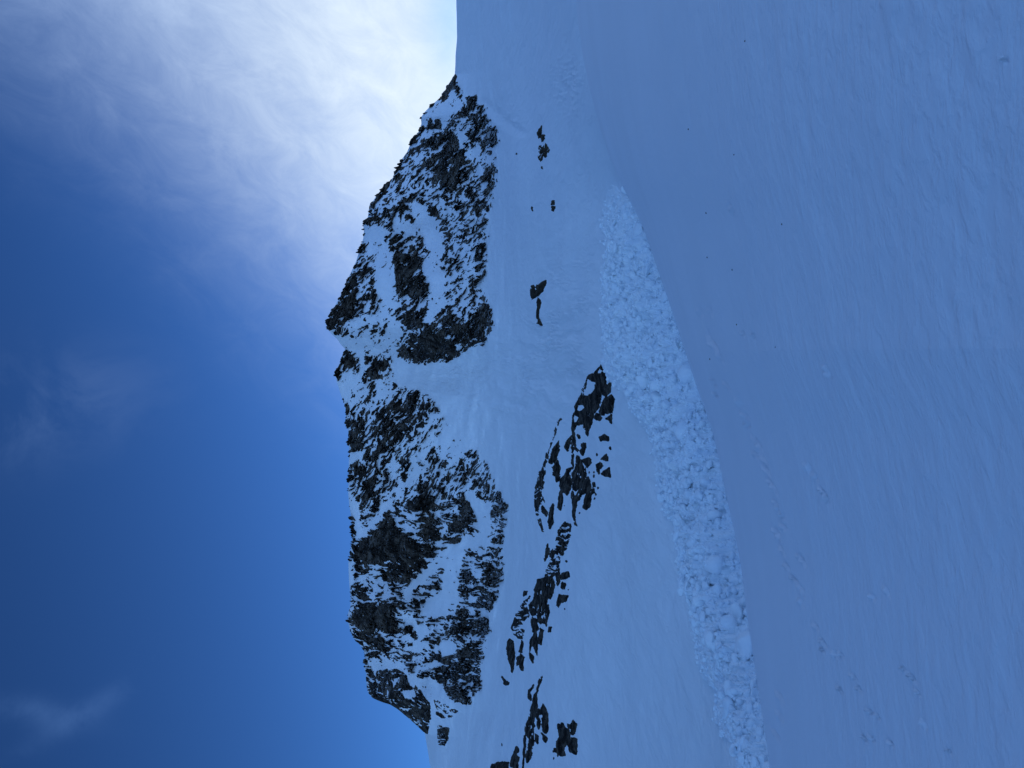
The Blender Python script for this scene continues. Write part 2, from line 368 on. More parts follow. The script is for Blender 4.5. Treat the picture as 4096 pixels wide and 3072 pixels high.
def build_field():
    az = AZ
    # rows: even steps of view angle from right under the camera out to the rollover
    ang = np.linspace(-1.30, -0.45, 14)
    rows0 = 1.7 / np.tan(-ang)
    n = 330
    rN = LN.r(az)
    v = np.linspace(0, 1, n)[:, None]
    r_start = rows0[-1]
    te_fn = []
    # parametrise by w = r/rN with spacing that follows the picture
    ws = np.geomspace(0.004, 1.0, 2600)[:, None]
    rr = ws * rN[None]; te = near_height(az[None], rr) / rr
    te0 = np.full(len(az), math.tan(-0.52))
    out = np.zeros((n, len(az)))
    for c in range(len(az)):
        t = te[:, c]
        ang_c = np.arctan(np.maximum.accumulate(t))
        # blend even angle and even log distance
        a0 = -0.52
        target = a0 + (ang_c[-1] - a0) * np.linspace(0, 1, n) if ang_c[-1] > a0 + .05 else None
        s1 = np.interp(target, ang_c + np.arange(len(ang_c)) * 1e-9, ws[:, 0])
        out[:, c] = s1
        out[-1, c] = 1.0
    r = np.concatenate([np.array([[0.05], [0.4], [0.9], [1.5], [2.0]]) * np.ones((1, len(az))), out * rN[None]])
    r = np.maximum.accumulate(r, axis=0)
    z = near_height(az[None], r)
    A = np.broadcast_to(az[None], r.shape)
    # roll over and dip behind the crest
    r2 = rN[None] * np.array([[1.012], [1.03], [1.06], [1.10]]); z2 = z[-1:] - rN[None] * np.array([[0.0012], [0.006], [0.02], [0.05]])
    g = 0.10; z3 = z[-1:] + (r2 - rN[None]) * g - rN[None] * np.array([[0.0002], [0.001], [0.004], [0.01]]); df = step_at_crest(az)[None]
    z2 = z2 * df + z3 * (1 - df)
    r = np.concatenate([r, r2]); z = np.concatenate([z, z2]); A = np.broadcast_to(az[None], r.shape)
    P = np.stack([r * np.sin(A), r * np.cos(A), z], -1)
    px, py = to_px(P)
    X, Y = P[..., 0], P[..., 1]
    fade = sstep(0.5, 6, r)
    far = np.clip(1 - r / rN[None], 0, 1)
    dz = 0.035 * fbm(X * 0.4, Y * 0.55, octv=3) * fade + 0.012 * fbm(X * 1.8, Y * 2.4, octv=3) * fade
    dz += 0.10 * fbm(X * 0.06, Y * 0.12, octv=3) * fade * sstep(0.0, 0.25, far)
    dz *= sstep(-0.02, 0.15, far) * 0.8 + 0.2
    # tracks: small pits with a lip of thrown-up snow
    rs = random.Random(3)
    for (tx, ty) in TRACK:
        s = rs.uniform(3.5, 6); l = rs.uniform(9, 24)
        box = (abs(px - tx) < 90) & (abs(py - ty) < 110) & (P[..., 1] > 1)
        if not box.any(): continue
        qx = (px[box] - tx); qy = (py[box] - ty)
        th = 0.42 + rs.uniform(-.15, .15)
        u = qx * math.sin(th) + qy * math.cos(th); v_ = qx * math.cos(th) - qy * math.sin(th)
        d = (v_ / s) ** 2 + (u / l) ** 2
        d2 = ((v_ + s * 1.1) / s) ** 2 + ((u + l * .3) / (l * .8)) ** 2
        k = np.median(r[box]) * 0.0060 + 0.012
        dz[box] += -k * np.exp(-d) + 0.9 * k * np.exp(-d2)
    P[..., 2] += dz
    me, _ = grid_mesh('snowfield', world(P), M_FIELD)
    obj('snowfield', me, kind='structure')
    return P, px, py
FIELD, FPXX, FPYY = build_field()

# ------------------------------------------------------------------ mountain: snow slope from the trough to the skyline and down its far side
AZM = az_columns(0.056)
def build_slope():
    az = AZM
    rN, teN = LN.r(az), LN.te(az)
    rS, teS = LS.r(az), LS.te(az)
    view = sstep(R(75), R(45), np.abs(az))
    df = step_at_crest(az)
    segs = [(teN - 0.035 * df - 0.007 * (1 - df), rN * (0.97 + 0.02 * df), 8), (teN - 0.010 * df + 0.0004 * (1 - df), rN * (1.005 + 0.025 * df), 60), (LU.te(az), LU.r(az), 110), (LM1.te(az), LM1.r(az), 90), (LM2.te(az), LM2.r(az), 235),
            (teS, rS, 8), (teS * 0.9 - 0.02, rS * 1.10, 8), (teS * 0.42 - 0.02, rS * 1.7, 6), (np.full_like(az, -0.03), np.full_like(az, 2600.), 3), (np.full_like(az, -0.03), np.full_like(az, 9000.), 0)]
    te, r, tt = loft(az, segs)
    return az, te, r, tt
azm, TE, RR, TT = build_slope()
A2 = np.broadcast_to(azm[None], TE.shape)
def place(te, r): return np.stack([r * np.sin(A2), r * np.cos(A2), te * r], -1)
P0 = place(TE, RR)
MX, MY = to_px(P0)
inview = (np.abs(A2) < R(34)) & (TT[:, None] < 5.01)
mt = sstep(2.7, 3.6, TT)[:, None] * sstep(5.6, 4.97, TT)[:, None] * np.ones_like(MX)     # 1 on the rocky faces
# large relief: buttresses stand out, couloirs lie back (metres along the horizontal view direction)
RELIEF = [  # x, y, size x, size y, metres towards the viewer
    (1700, 1330, 160, 110, 22), (1850, 1300, 110, 90, 10), (1600, 1480, 260, 90, -15), (1800, 1480, 160, 80, -6), (1480, 1180, 90, 160, 6),
    (1620, 1000, 140, 70, -10), (1720, 1120, 110, 60, 12), (1750, 720, 110, 110, 14), (1850, 480, 60, 60, 9), (1640, 860, 60, 60, 8), (1760, 930, 110, 50, -8),
    (1560, 1750, 150, 110, 14), (1680, 1900, 160, 50, -10), (1560, 2170, 150, 70, 22), (1650, 2050, 60, 50, 10), (1500, 2310, 120, 45, -12), (1560, 2440, 120, 50, 18),
    (1700, 2350, 60, 110, -16), (1800, 2420, 90, 70, -8), (1900, 2330, 70, 120, 8), (1860, 2640, 90, 80, 10), (1500, 2680, 60, 30, -14), (1580, 2790, 100, 60, 14), (1690, 2760, 60, 40, -10), (1850, 2780, 60, 40, 8)]
rel = np.zeros_like(MX)
for (x, y, sx, sy, h) in RELIEF:
    rel += h * np.exp(-((MX - x) / sx) ** 2 - ((MY - y) / sy) ** 2)
rel += mt * (5.5 * fbm(P0[..., 0] / 55, P0[..., 1] / 55, P0[..., 2] / 45, 3) + 2.2 * fbm(P0[..., 0] / 16, P0[..., 1] / 16, P0[..., 2] / 12, 3))
rel *= sstep(2.2, 3.3, TT)[:, None] * np.ones_like(rel) * np.where(inview, 1, 0.4)
crest = sstep(4.0, 4.93, TT)[:, None] * np.ones_like(rel)
rel = rel * (1 - 0.45 * crest)
slope_w = sstep(0.9, 1.6, TT)[:, None] * np.ones_like(rel)
soft = slope_w * (1.5 * fbm(P0[..., 0] / 60, P0[..., 1] / 70, octv=2) + 0.35 * fbm(P0[..., 0] / 9, P0[..., 1] / 22, octv=4)) * (1 - 0.6 * mt)
# avalanche runnels in the couloir and its fan
run = np.exp(-((MY - np.interp(MX, [1550, 1700, 1900, 2100, 2400], [1480, 1500, 1520, 1500, 1300])) / np.interp(MX, [1550, 1800, 2000, 2400], [70, 130, 230, 330])) ** 2) * sstep(1560, 1640, MX) * sstep(2420, 2250, MX)
fa = np.arctan2(MY - 1478, MX - 1330); fr_ = np.hypot(MY - 1478, MX - 1330)
wob = 0.7 * fbm(fr_ / 90, fa * 5, octv=3)
soft += run * (1.1 * fbm(fa * 12 + wob, fr_ / 420, octv=4, gain=0.6) * np.clip(fr_ / 500, 0.25, 1.0) + 0.85 * np.maximum(fbm(MX / 20, MY / 11, octv=4, gain=0.65), -0.3) * sstep(-0.2, 0.6, fbm(MX / 120, MY / 80, octv=2)))
# lumps of old sluffs on the right-hand slope
lump = np.exp(-((MX - 2270) / 60) ** 2 - ((MY - 340) / 100) ** 2) + 0.8 * np.exp(-((MX - 2030) / 70) ** 2 - ((MY - 470) / 50) ** 2)
soft += lump * 0.4 * np.maximum(fbm(MX / 17, MY / 17, octv=3), -0.2)
# the scarp that runs down from the right foot of the rocks
sc = poly_sdf(MX, MY, [(1935, 408), (1965, 440), (2010, 490), (2045, 520), (2080, 535), (2040, 500), (2000, 455)])
soft += -0.7 * sstep(-26, 8, sc)
rr = RR - rel
P = place(TE, rr)
P[..., 2] += soft
SNOW = P
# push directions for what stands out of the slope: mostly towards the viewer, a little upwards
DIR = np.stack([-np.sin(A2) * 0.93, -np.cos(A2) * 0.93, -TE * 0.93 + 0.10], -1)

# ------------------------------------------------------------------ where rock shows on the faces
# orientation of the ledges, turning from the right face to the left one: noise along each grain, blended across the faces
wx = MX + 14 * fbm(MX / 60, MY / 60, octv=3); wy = MY + 14 * fbm(MX / 60 + 40, MY / 60, octv=3)
def facets(U, V, a, b, seed):
    f1, e, rnd, ox, oy = voronoi(U / a, V / b, seed)
    return (rnd[..., 0] - 0.5) + 0.9 * ((rnd[..., 1] - .5) * ox * 1.6 + (rnd[..., 2] - .5) * oy * 1.6)
def grain_fields(deg, x, y):
    t = math.radians(deg); U = x * math.cos(t) + y * math.sin(t); V = -x * math.sin(t) + y * math.cos(t)
    c1 = voronoi(U / 31, V / 15, 3); c2 = voronoi(U / 15 + 9, V / 8, 11)
    t2 = t + 0.9; U2 = x * math.cos(t2) + y * math.sin(t2); V2 = -x * math.sin(t2) + y * math.cos(t2)
    # thin snow-filled ledges along the strata, and fewer across them
    led = 0.85 * sstep(0.80, 0.97, 1 - np.abs(fbm(U / 120, V / 17, octv=3, gain=0.55))) * sstep(-0.5, 0.5, fbm(U / 70 + 9, V / 30, octv=2) + 0.25)
    led += 0.55 * sstep(0.84, 0.98, 1 - np.abs(fbm(U2 / 90 + 31, V2 / 14, octv=3, gain=0.55))) * sstep(-0.3, 0.5, fbm(U / 60 + 29, V / 40, octv=2))
    nz = 0.16 - led + 0.24 * fbm(U / 130, V / 46, octv=3, gain=0.6) + 0.40 * fbm(U / 40, V / 15, octv=4, gain=0.66) + 0.55 * (c1[2][..., 2] - 0.5) + 0.72 * (c2[2][..., 3] - 0.5) + 0.44 * fbm(U / 15, V / 6.5, octv=3, gain=0.75)
    # cracked, angular relief of the rock itself (metres)
    ro = 2.6 * facets(U, V, 64, 30, 5) + 1.6 * facets(U, V, 26, 12, 21) + 1.0 * facets(U, V, 11, 6, 31)
    ro = ro + 0.9 * (1 - np.abs(fbm(U / 30, V / 9, octv=3))) - 0.4
    return nz, ro
GRAINS = [(136, [-9, 0, 1400, 1490]), (124, [1400, 1490, 1960, 2080]), (8, [1960, 2080, 9000, 9001])]
NZ = np.zeros_like(MX); ROUGH = np.zeros_like(MX)
for deg, (k0, k1, k2, k3) in GRAINS:
    wgt = sstep(k0, k1, MY) * (1 - sstep(k2, k3, MY))
    ok = (wgt > 0) & inview
    if not ok.any(): continue
    a_, b_ = grain_fields(deg, wx[ok], wy[ok]); NZ[ok] += wgt[ok] * a_; ROUGH[ok] += wgt[ok] * b_
BIAS = np.full(MX.shape, -3.0)
def paint(kind, pts, val, softness=14):
    poly = crop(kind, pts)
    a = np.array(poly); m = softness + 40
    box = (MX > a[:, 0].min() - m) & (MX < a[:, 0].max() + m) & (MY > a[:, 1].min() - m) & (MY < a[:, 1].max() + m) & inview
    if not box.any(): return
    d = poly_sdf(MX[box], MY[box], poly) + 15 * NZ[box]
    w = sstep(-softness, softness, d)
    BIAS[box] = BIAS[box] * (1 - w) + val * w
def path22(pts): return pts
BASE_R = [(1800,310),(1867,386),(1938,429),(1954,483),(1978,510),(1992,559),(1970,597),(1981,673),(1987,722),(1968,792),(1951,874),(1940,982),(1943,1064),(1927,1158),(1970,1240),(1960,1332),(1943,1370),(1878,1397),(1829,1430),(1786,1451),(1710,1454),(1634,1452),(1590,1420),(1480,1395),(1400,1395)]
BASE_L = [(1400,1395),(1480,1400),(1574,1430),(1569,1522),(1600,1545),(1650,1554),(1721,1592),(1759,1658),(1775,1739),(1850,1770),(1905,1809),(1949,1853),(1981,1940),(1987,1948),(2033,2018),(2019,2094),(2008,2175),(2016,2273),(2000,2327),(1978,2403),(1959,2463),(1940,2571),(1927,2664),(1930,2755),(1894,2790),(1856,2823),(1800,2800),(1750,2740),(1680,2715),(1600,2690),(1480,2690)]
sk = [(x - 60, y) for x, y in SKYLINE]
ZONE_R = [p for p in sk if 400 <= p[1] <= 1395][::-1] + BASE_R
ZONE_L = [p for p in sk if 1400 <= p[1] <= 2690][::-1] + BASE_L
paint('S', ZONE_R, 0.02, 7); paint('S', ZONE_L, 0.02, 7)
FEATURES = [
 # right face, lower right part
 ('P1', -0.75, [(900,380),(1000,340),(1080,300),(1120,200),(1150,250),(1215,335),(1110,390),(1040,440),(990,540),(880,620),(850,620),(880,560),(890,470)]),
 ('P1', 0.8, [(885,400),(845,540),(810,600),(700,800),(680,850),(760,760),(830,650),(850,570),(880,500)]),
 ('P1', 0.9, [(670,870),(560,980),(500,1060),(540,1050),(620,1000),(670,930)]),
 ('P1', 0.8, [(500,1050),(490,1140),(465,1190),(530,1190),(555,1130),(540,1070)]),
 ('P1', 0.75, [(1060,540),(1180,500),(1160,620),(1200,680),(1210,800),(1200,900),(1130,950),(1030,880),(960,800),(890,790),(900,700),(1000,680),(1060,640)]),
 ('P1', 0.62, [(1220,340),(1235,430),(1130,460),(1060,560),(1000,560),(930,620),(860,660),(845,640),(960,560),(1040,480),(1110,420)]),
 ('P1', 0.8, [(1240,240),(1315,265),(1325,315),(1290,365),(1240,360),(1230,300)]),
 ('P1', 0.8, [(935,430),(975,415),(970,470),(940,490)]), ('P1', 0.7, [(1010,440),(1050,430),(1030,490),(1005,490)]),
 ('P1', 0.40, [(1230,330),(1360,340),(1440,480),(1455,580),(1400,650),(1260,600),(1220,420)]),
 ('P1', -0.45, [(1160,520),(1230,480),(1240,600),(1330,680),(1420,690),(1430,730),(1230,720),(1190,640)]),
 ('P1', 0.5, [(1350,770),(1430,760),(1445,800),(1440,900),(1400,990),(1340,960),(1350,860)]),
 ('P1', -0.5, [(680,870),(720,900),(690,1000),(620,1060),(570,1050),(600,1000)]),
 ('P1', 0.75, [(770,1000),(700,1080),(640,1150),(628,1240),(660,1240),(690,1130),(790,1080),(800,1010)]),
 ('P1', -0.75, [(690,1150),(760,1150),(850,1240),(790,1255),(690,1260)]),
 ('P1', -0.65, [(830,1040),(930,1090),(1020,1170),(990,1280),(860,1190)]),
 ('P1', -0.8, [(900,1260),(1040,1250),(1050,1400),(1020,1500),(1050,1659),(960,1659),(900,1530),(960,1400)]),
 ('P1', 0.7, [(650,1310),(750,1280),(770,1330),(690,1400),(650,1370)]),
 ('P1', 0.75, [(720,1400),(880,1390),(890,1470),(860,1600),(950,1620),(950,1659),(710,1659),(650,1470)]),
 ('P1', 0.6, [(950,1050),(1020,1080),(1000,1160),(965,1130)]),('P1', 0.6, [(1270,1050),(1325,1060),(1320,1100),(1280,1090)]),
 ('P1', -0.85, [(475,1200),(620,1225),(640,1290),(500,1305)]),
 ('P1', -0.65, [(520,1300),(640,1300),(650,1400),(570,1460),(500,1420)]),
 ('P1', -0.7, [(570,1450),(700,1480),(700,1659),(560,1659)]),
 # right face, upper left part
 ('P2', 0.85, [(415,30),(350,140),(300,230),(230,370),(215,430),(270,440),(300,420),(430,400),(440,350),(390,330),(410,250),(430,150),(500,60)]),
 ('P2', -0.42, [(430,410),(520,370),(700,410),(800,520),(720,600),(690,690),(540,690),(460,640),(350,640),(280,560),(300,470)]),
 ('P2', 0.6, [(510,240),(560,250),(575,345),(530,355)]), ('P2', 0.55, [(525,500),(600,480),(615,540),(545,530)]),
 ('P2', 0.8, [(200,455),(225,470),(215,490),(198,480)]), ('P2', 0.8, [(268,490),(300,500),(305,535),(280,525)]),
 ('P2', 0.85, [(700,0),(880,0),(860,80),(950,130),(950,220),(900,250),(780,260),(710,210),(720,130)]),
 ('P2', -0.8, [(570,80),(690,100),(710,250),(740,330),(640,330),(580,200)]),
 ('P2', 0.75, [(725,410),(800,330),(930,345),(905,490),(790,495),(740,440)]),
 ('P2', -0.85, [(960,60),(1060,60),(1080,200),(1060,300),(980,430),(910,440),(960,350),(960,200)]),
 ('P2', 1.1, [(820,540),(900,505),(1020,505),(1080,560),(1165,600),(1160,660),(1110,720),(1000,700),(960,740),(860,750),(740,700),(730,650),(790,600)]),
 ('P2', 0.85, [(1010,420),(1130,340),(1170,430),(1250,460),(1290,560),(1300,610),(1220,650),(1150,590),(1080,500)]),
 ('P2', 1.0, [(1250,420),(1310,360),(1340,310),(1420,345),(1395,400),(1400,520),(1370,580),(1300,570),(1250,480)]),
 ('P2', -0.05, [(1060,0),(1370,0),(1350,240),(1250,280),(1080,320),(1090,150)]),
 # the notch and the crags between the two faces
 ('P2', -0.85, [(275,560),(345,560),(470,650),(470,960),(430,1060),(370,1060),(300,960),(280,880),(330,800),(350,640)]),
 ('P2', 0.8, [(345,640),(300,700),(320,780),(400,800),(420,740),(400,670)]),
 ('P2', 0.9, [(250,825),(288,822),(284,860),(255,850)]), ('P2', 0.35, [(510,700),(680,690),(680,860),(480,910),(480,800)]),
 ('P2', -0.5, [(560,860),(690,860),(680,1000),(600,1020),(560,940)]),
 # left face, streaked slab
 ('P2', -0.15, [(450,960),(560,1010),(530,1090),(430,1130),(400,1080)]),
 ('P2', 0.5, [(850,960),(960,1000),(880,1100),(830,1200),(760,1280),(640,1390),(560,1500),(470,1610),(430,1570),(560,1380),(580,1250),(550,1090),(700,1020)]),
 ('P2', 0.75, [(360,1260),(440,1160),(475,1230),(440,1330),(380,1410),(362,1350)]),
 ('P2', 0.5, [(330,1060),(375,1090),(375,1200),(345,1210)]),
 ('P2', -0.3, [(850,1280),(1000,1130),(1040,1220),(1000,1300),(960,1500),(850,1659),(800,1659),(850,1400)]),
 ('P2', -0.62, [(1000,1320),(1080,1190),(1200,1300),(1240,1360),(1120,1480),(1020,1420)]),
 ('P2', -0.6, [(370,1400),(440,1400),(420,1500),(380,1560)]),
 ('P2', 0.5, [(940,1560),(1000,1590),(1030,1659),(920,1659)]),
 # left face, big cliffs
 ('P3', 0.42, [(370,20),(560,20),(600,150),(560,300),(385,270)]),
 ('P3', -0.45, [(840,0),(900,60),(840,180),(640,290),(620,260),(780,120)]),
 ('P3', 0.85, [(925,100),(990,110),(1015,200),(960,235)]), ('P3', 0.8, [(1090,60),(1160,130),(1140,160),(1070,150)]),
 ('P3', 1.0, [(860,260),(920,205),(1030,305),(1045,340),(900,350),(800,345),(780,315)]),
 ('P3', -0.8, [(358,290),(420,300),(445,540),(405,640),(365,720),(375,920),(400,850),(395,690),(425,560),(415,420),(370,330)]),
 ('P3', -0.85, [(600,360),(640,350),(560,490),(470,570),(435,600),(425,560),(500,450)]),
 ('P3', 1.25, [(640,370),(700,450),(800,540),(860,600),(1060,630),(930,700),(860,740),(700,745),(600,765),(480,765),(400,720),(400,660),(440,580),(520,520),(600,440)]),
 ('P3', 0.75, [(410,765),(560,765),(640,880),(780,890),(860,840),(915,790),(900,745),(700,750)]),
 ('P3', -0.4, [(430,830),(500,840),(490,900),(450,920)]), ('P3', -0.2, [(600,770),(680,790),(670,830),(620,810)]),
 ('P3', 0.85, [(405,850),(430,880),(540,960),(500,1035),(405,1035),(388,930)]), ('P3', -0.5, [(560,900),(600,930),(530,1020),(505,1010)]),
 ('P3', 1.15, [(395,1060),(500,1040),(655,1050),(685,1120),(725,1200),(745,1250),(600,1235),(480,1265),(400,1200),(378,1110)]),
 ('P3', 0.62, [(380,1200),(480,1265),(620,1300),(710,1350),(640,1420),(560,1400),(440,1345),(390,1290)]),
 ('P3', 0.8, [(670,1040),(750,1030),(740,1070),(690,1075)]), ('P3', 0.85, [(760,1190),(845,1215),(845,1260),(780,1265)]),
 ('P3', 0.9, [(1170,235),(1255,295),(1285,395),(1200,455),(1100,520),(1075,470),(1180,380)]),
 ('P3', 0.75, [(1080,535),(1205,530),(1190,590),(1060,595)]), ('P3', 0.8, [(880,395),(960,430),(1030,560),(960,600),(870,540)]),
 ('P3', 0.65, [(1440,235),(1490,225),(1535,320),(1510,390),(1400,400),(1420,300)]),
 ('P3', -0.8, [(1060,640),(1170,600),(1200,560),(1300,530),(1370,520),(1390,600),(1330,680),(1240,630),(1170,720),(1040,765),(900,875),(830,940),(800,1010),(765,960),(830,880),(930,795)]),
 ('P3', -0.9, [(1080,760),(1165,745),(1165,1000),(1130,1110),(1000,1130),(900,1100),(940,1010),(1040,980),(1060,880)]),
 ('P3', -0.8, [(1220,220),(1350,300),(1400,330),(1390,520),(1330,520),(1315,430)]),
 ('P3', 0.65, [(980,855),(1035,875),(1020,945),(940,935),(960,900)]), ('P3', 0.9, [(848,1025),(898,1028),(886,1088),(858,1070)]),
 ('P3', 0.7, [(1350,740),(1425,755),(1485,870),(1440,920),(1395,900),(1340,830)]), ('P3', 0.65, [(1310,920),(1390,925),(1440,1020),(1420,1085),(1295,1075)]),
 ('P3', 0.4, [(1180,760),(1290,800),(1340,900),(1290,1000),(1180,980)]), ('P3', -0.55, [(1250,760),(1340,790),(1320,880),(1270,830)]),
 ('P3', 0.8, [(1290,1095),(1390,1165),(1405,1235),(1350,1300),(1240,1230),(1280,1170)]), ('P3', 0.55, [(1140,1140),(1230,1160),(1220,1250),(1130,1230)]),
 ('P3', -0.45, [(740,1290),(900,1280),(930,1400),(800,1410)]), ('P3', -0.45, [(720,1090),(840,1100),(920,1170),(900,1260),(850,1260),(820,1180)]),
 ('P3', 0.7, [(1130,1275),(1195,1290),(1200,1345),(1140,1330)]), ('P3', 0.6, [(950,1310),(1040,1320),(1030,1370),(960,1360)]),
 ('P3', 0.45, [(1010,1440),(1160,1370),(1345,1360),(1340,1659),(1100,1659),(1000,1560)]), ('P3', -0.75, [(1045,1335),(1150,1335),(1145,1410),(1050,1430)]),
 ('P3', -0.7, [(470,1500),(560,1440),(760,1490),(780,1545),(600,1525),(500,1545)]), ('P3', 0.7, [(470,1500),(510,1500),(515,1545),(475,1545)]), ('P3', 0.35, [(475,1400),(560,1400),(600,1480),(540,1470),(480,1440)]),
 ('P4', 0.1, [(780,920),(900,960),(1000,1030),(990,1060),(880,1010),(800,970)]),
 ('P4', 0.8, [(1060,1055),(1180,1055),(1245,1120),(1245,1185),(1170,1195),(1090,1140)]),
 ('P4', -0.9, [(850,1010),(960,1010),(1060,1090),(1090,1150),(1160,1210),(980,1185),(930,1120)]),
]
for k, v, pts in FEATURES: paint(k, pts, v * (0.95 if 0 < v < 1 else 0.80 if v < 0 else 1.0))
M_FACE = BIAS + NZ

def rock_height(m, scale=1.0):
    """height of the rock skin over the snow surface; negative = buried"""
    pos = 1.3 * np.tanh(np.maximum(m, 0) * 2.6) + sstep(0.05, 0.6, m) * (1.15 * ROUGH + 0.9)
    return np.where(m > 0, np.maximum(pos, 0.25 * np.tanh(m * 20)), np.maximum(m * 4.0, -2.5)) * scale

def runs_label(mask):
    """8-connected components of a boolean grid"""
    lab = np.zeros(mask.shape, np.int32); par = [0]
    def find(a):
        while par[a] != a: par[a] = par[par[a]]; a = par[a]
        return a
    prev = []
    for i in range(mask.shape[0]):
        row = np.concatenate([[0], mask[i].astype(np.int8), [0]]); d = np.diff(row)
        st, en = np.where(d == 1)[0], np.where(d == -1)[0]
        cur = []; j = 0
        for s, e in zip(st, en):
            l = 0
            for (ps, pe, pl) in prev:
                if pe < s: continue
                if ps > e: break
                pl = find(pl)
                if l == 0: l = pl
                elif pl != l:
                    a, b = find(l), pl
                    par[max(a, b)] = min(a, b); l = min(a, b)
            if l == 0: par.append(len(par)); l = len(par) - 1
            cur.append((s, e, l)); lab[i, s:e] = l
        prev = cur
    root = np.array([find(a) for a in range(len(par))])
    return root[lab]

def shell(h, mask, base=None):
    """rock skin over the grid: its positions"""
    return (SNOW if base is None else base) + DIR * h[..., None]
def pieces(mask, Pw, mat, most, parent, name, rest_name, min_cells=3, part_label=None):
    lab = runs_label(mask)
    ids, cnt = np.unique(lab[lab > 0], return_counts=True)
    order = np.argsort(-cnt)
    ids, cnt = ids[order], cnt[order]
    nr, nc = mask.shape
    # rows / columns extents of every component
    ii, jj = np.nonzero(lab); ll = lab[ii, jj]
    o = np.argsort(ll, kind='stable'); ll, ii, jj = ll[o], ii[o], jj[o]
    st = {int(l): (int(a), int(b)) for l, a, b in zip(*(lambda u, s, c: (u, s, s + c))(*np.unique(ll, return_index=True, return_counts=True)))}
    big = [int(i) for i, c in zip(ids, cnt)][:most]
    for l in big:
        a, b = st[l]
        i0, i1, j0, j1 = ii[a:b].min() - 1, ii[a:b].max() + 2, jj[a:b].min() - 1, jj[a:b].max() + 2
        i0, j0 = max(i0, 0), max(j0, 0); i1, j1 = min(i1, nr), min(j1, nc)
        sub = lab[i0:i1, j0:j1] == l
        sel = sub[:-1, :-1] | sub[1:, :-1] | sub[:-1, 1:] | sub[1:, 1:]
        n_cells = b - a
        nm = 'cliff' if n_cells > 2500 else 'buttress' if n_cells > 700 else 'crag' if n_cells > 120 else 'rock'
        me, _ = grid_mesh(nm, Pw[i0:i1, j0:j1], mat, False, sel)
        obj(nm, me, parent)
    rest = np.isin(lab, [int(i) for i, c in zip(ids[most:], cnt[most:]) if c >= min_cells])
    if rest.any():
        sel = rest[:-1, :-1] | rest[1:, :-1] | rest[:-1, 1:] | rest[1:, 1:]
        me, _ = grid_mesh(rest_name, Pw, mat, False, sel)
        obj(rest_name, me, parent, kind='stuff')
    return len(ids)
def empty(name, loc, **props):
    o = bpy.data.objects.new(name, None); COL.objects.link(o); o.location = loc
    for k, v in props.items(): o[k] = v
    bpy.context.view_layer.update()
    return o
ONFACE = inview & (TT[:, None] > 2.3) & (TT[:, None] < 5.0)
face_h = rock_height(M_FACE)
FACE_P = world(shell(face_h, None))
FACE_P[..., 2] += np.where(M_FACE > 0, sstep(4.75, 4.99, TT)[:, None] * np.clip(ROUGH, -0.3, 3.0) * 0.75, 0)
rockmask = (M_FACE > 0) & ONFACE
zone_d = np.full(MX.shape, 9.0)
zone_d[rockmask] = poly_sdf(MX[rockmask], MY[rockmask], ZONE_R) - poly_sdf(MX[rockmask], MY[rockmask], ZONE_L)
is_right = (zone_d > 0) & rockmask
is_left = (zone_d <= 0) & rockmask
# a clean gap between the two so that no piece belongs to both
gap = np.abs(zone_d) < 4
def thing_at(name, mask, **props):
    o = empty(name, (0, 0, 0), **props); return o
t = thing_at('rocky_peak', is_right, label='pointed rocky peak in the upper half of the photo, snowy ledges between dark crags', category='rock peak')
n1 = pieces(is_right & ~gap, FACE_P, M_ROCK, 300, t, 'crag', 'crag_fragments')
t = thing_at('rocky_wall', is_left, label='long dark rock wall with sheer cliffs, filling the lower half of the ridge', category='rock wall')
n2 = pieces(is_left & ~gap, FACE_P, M_ROCK, 300, t, 'crag', 'crag_fragments')
print('crags', n1, n2)

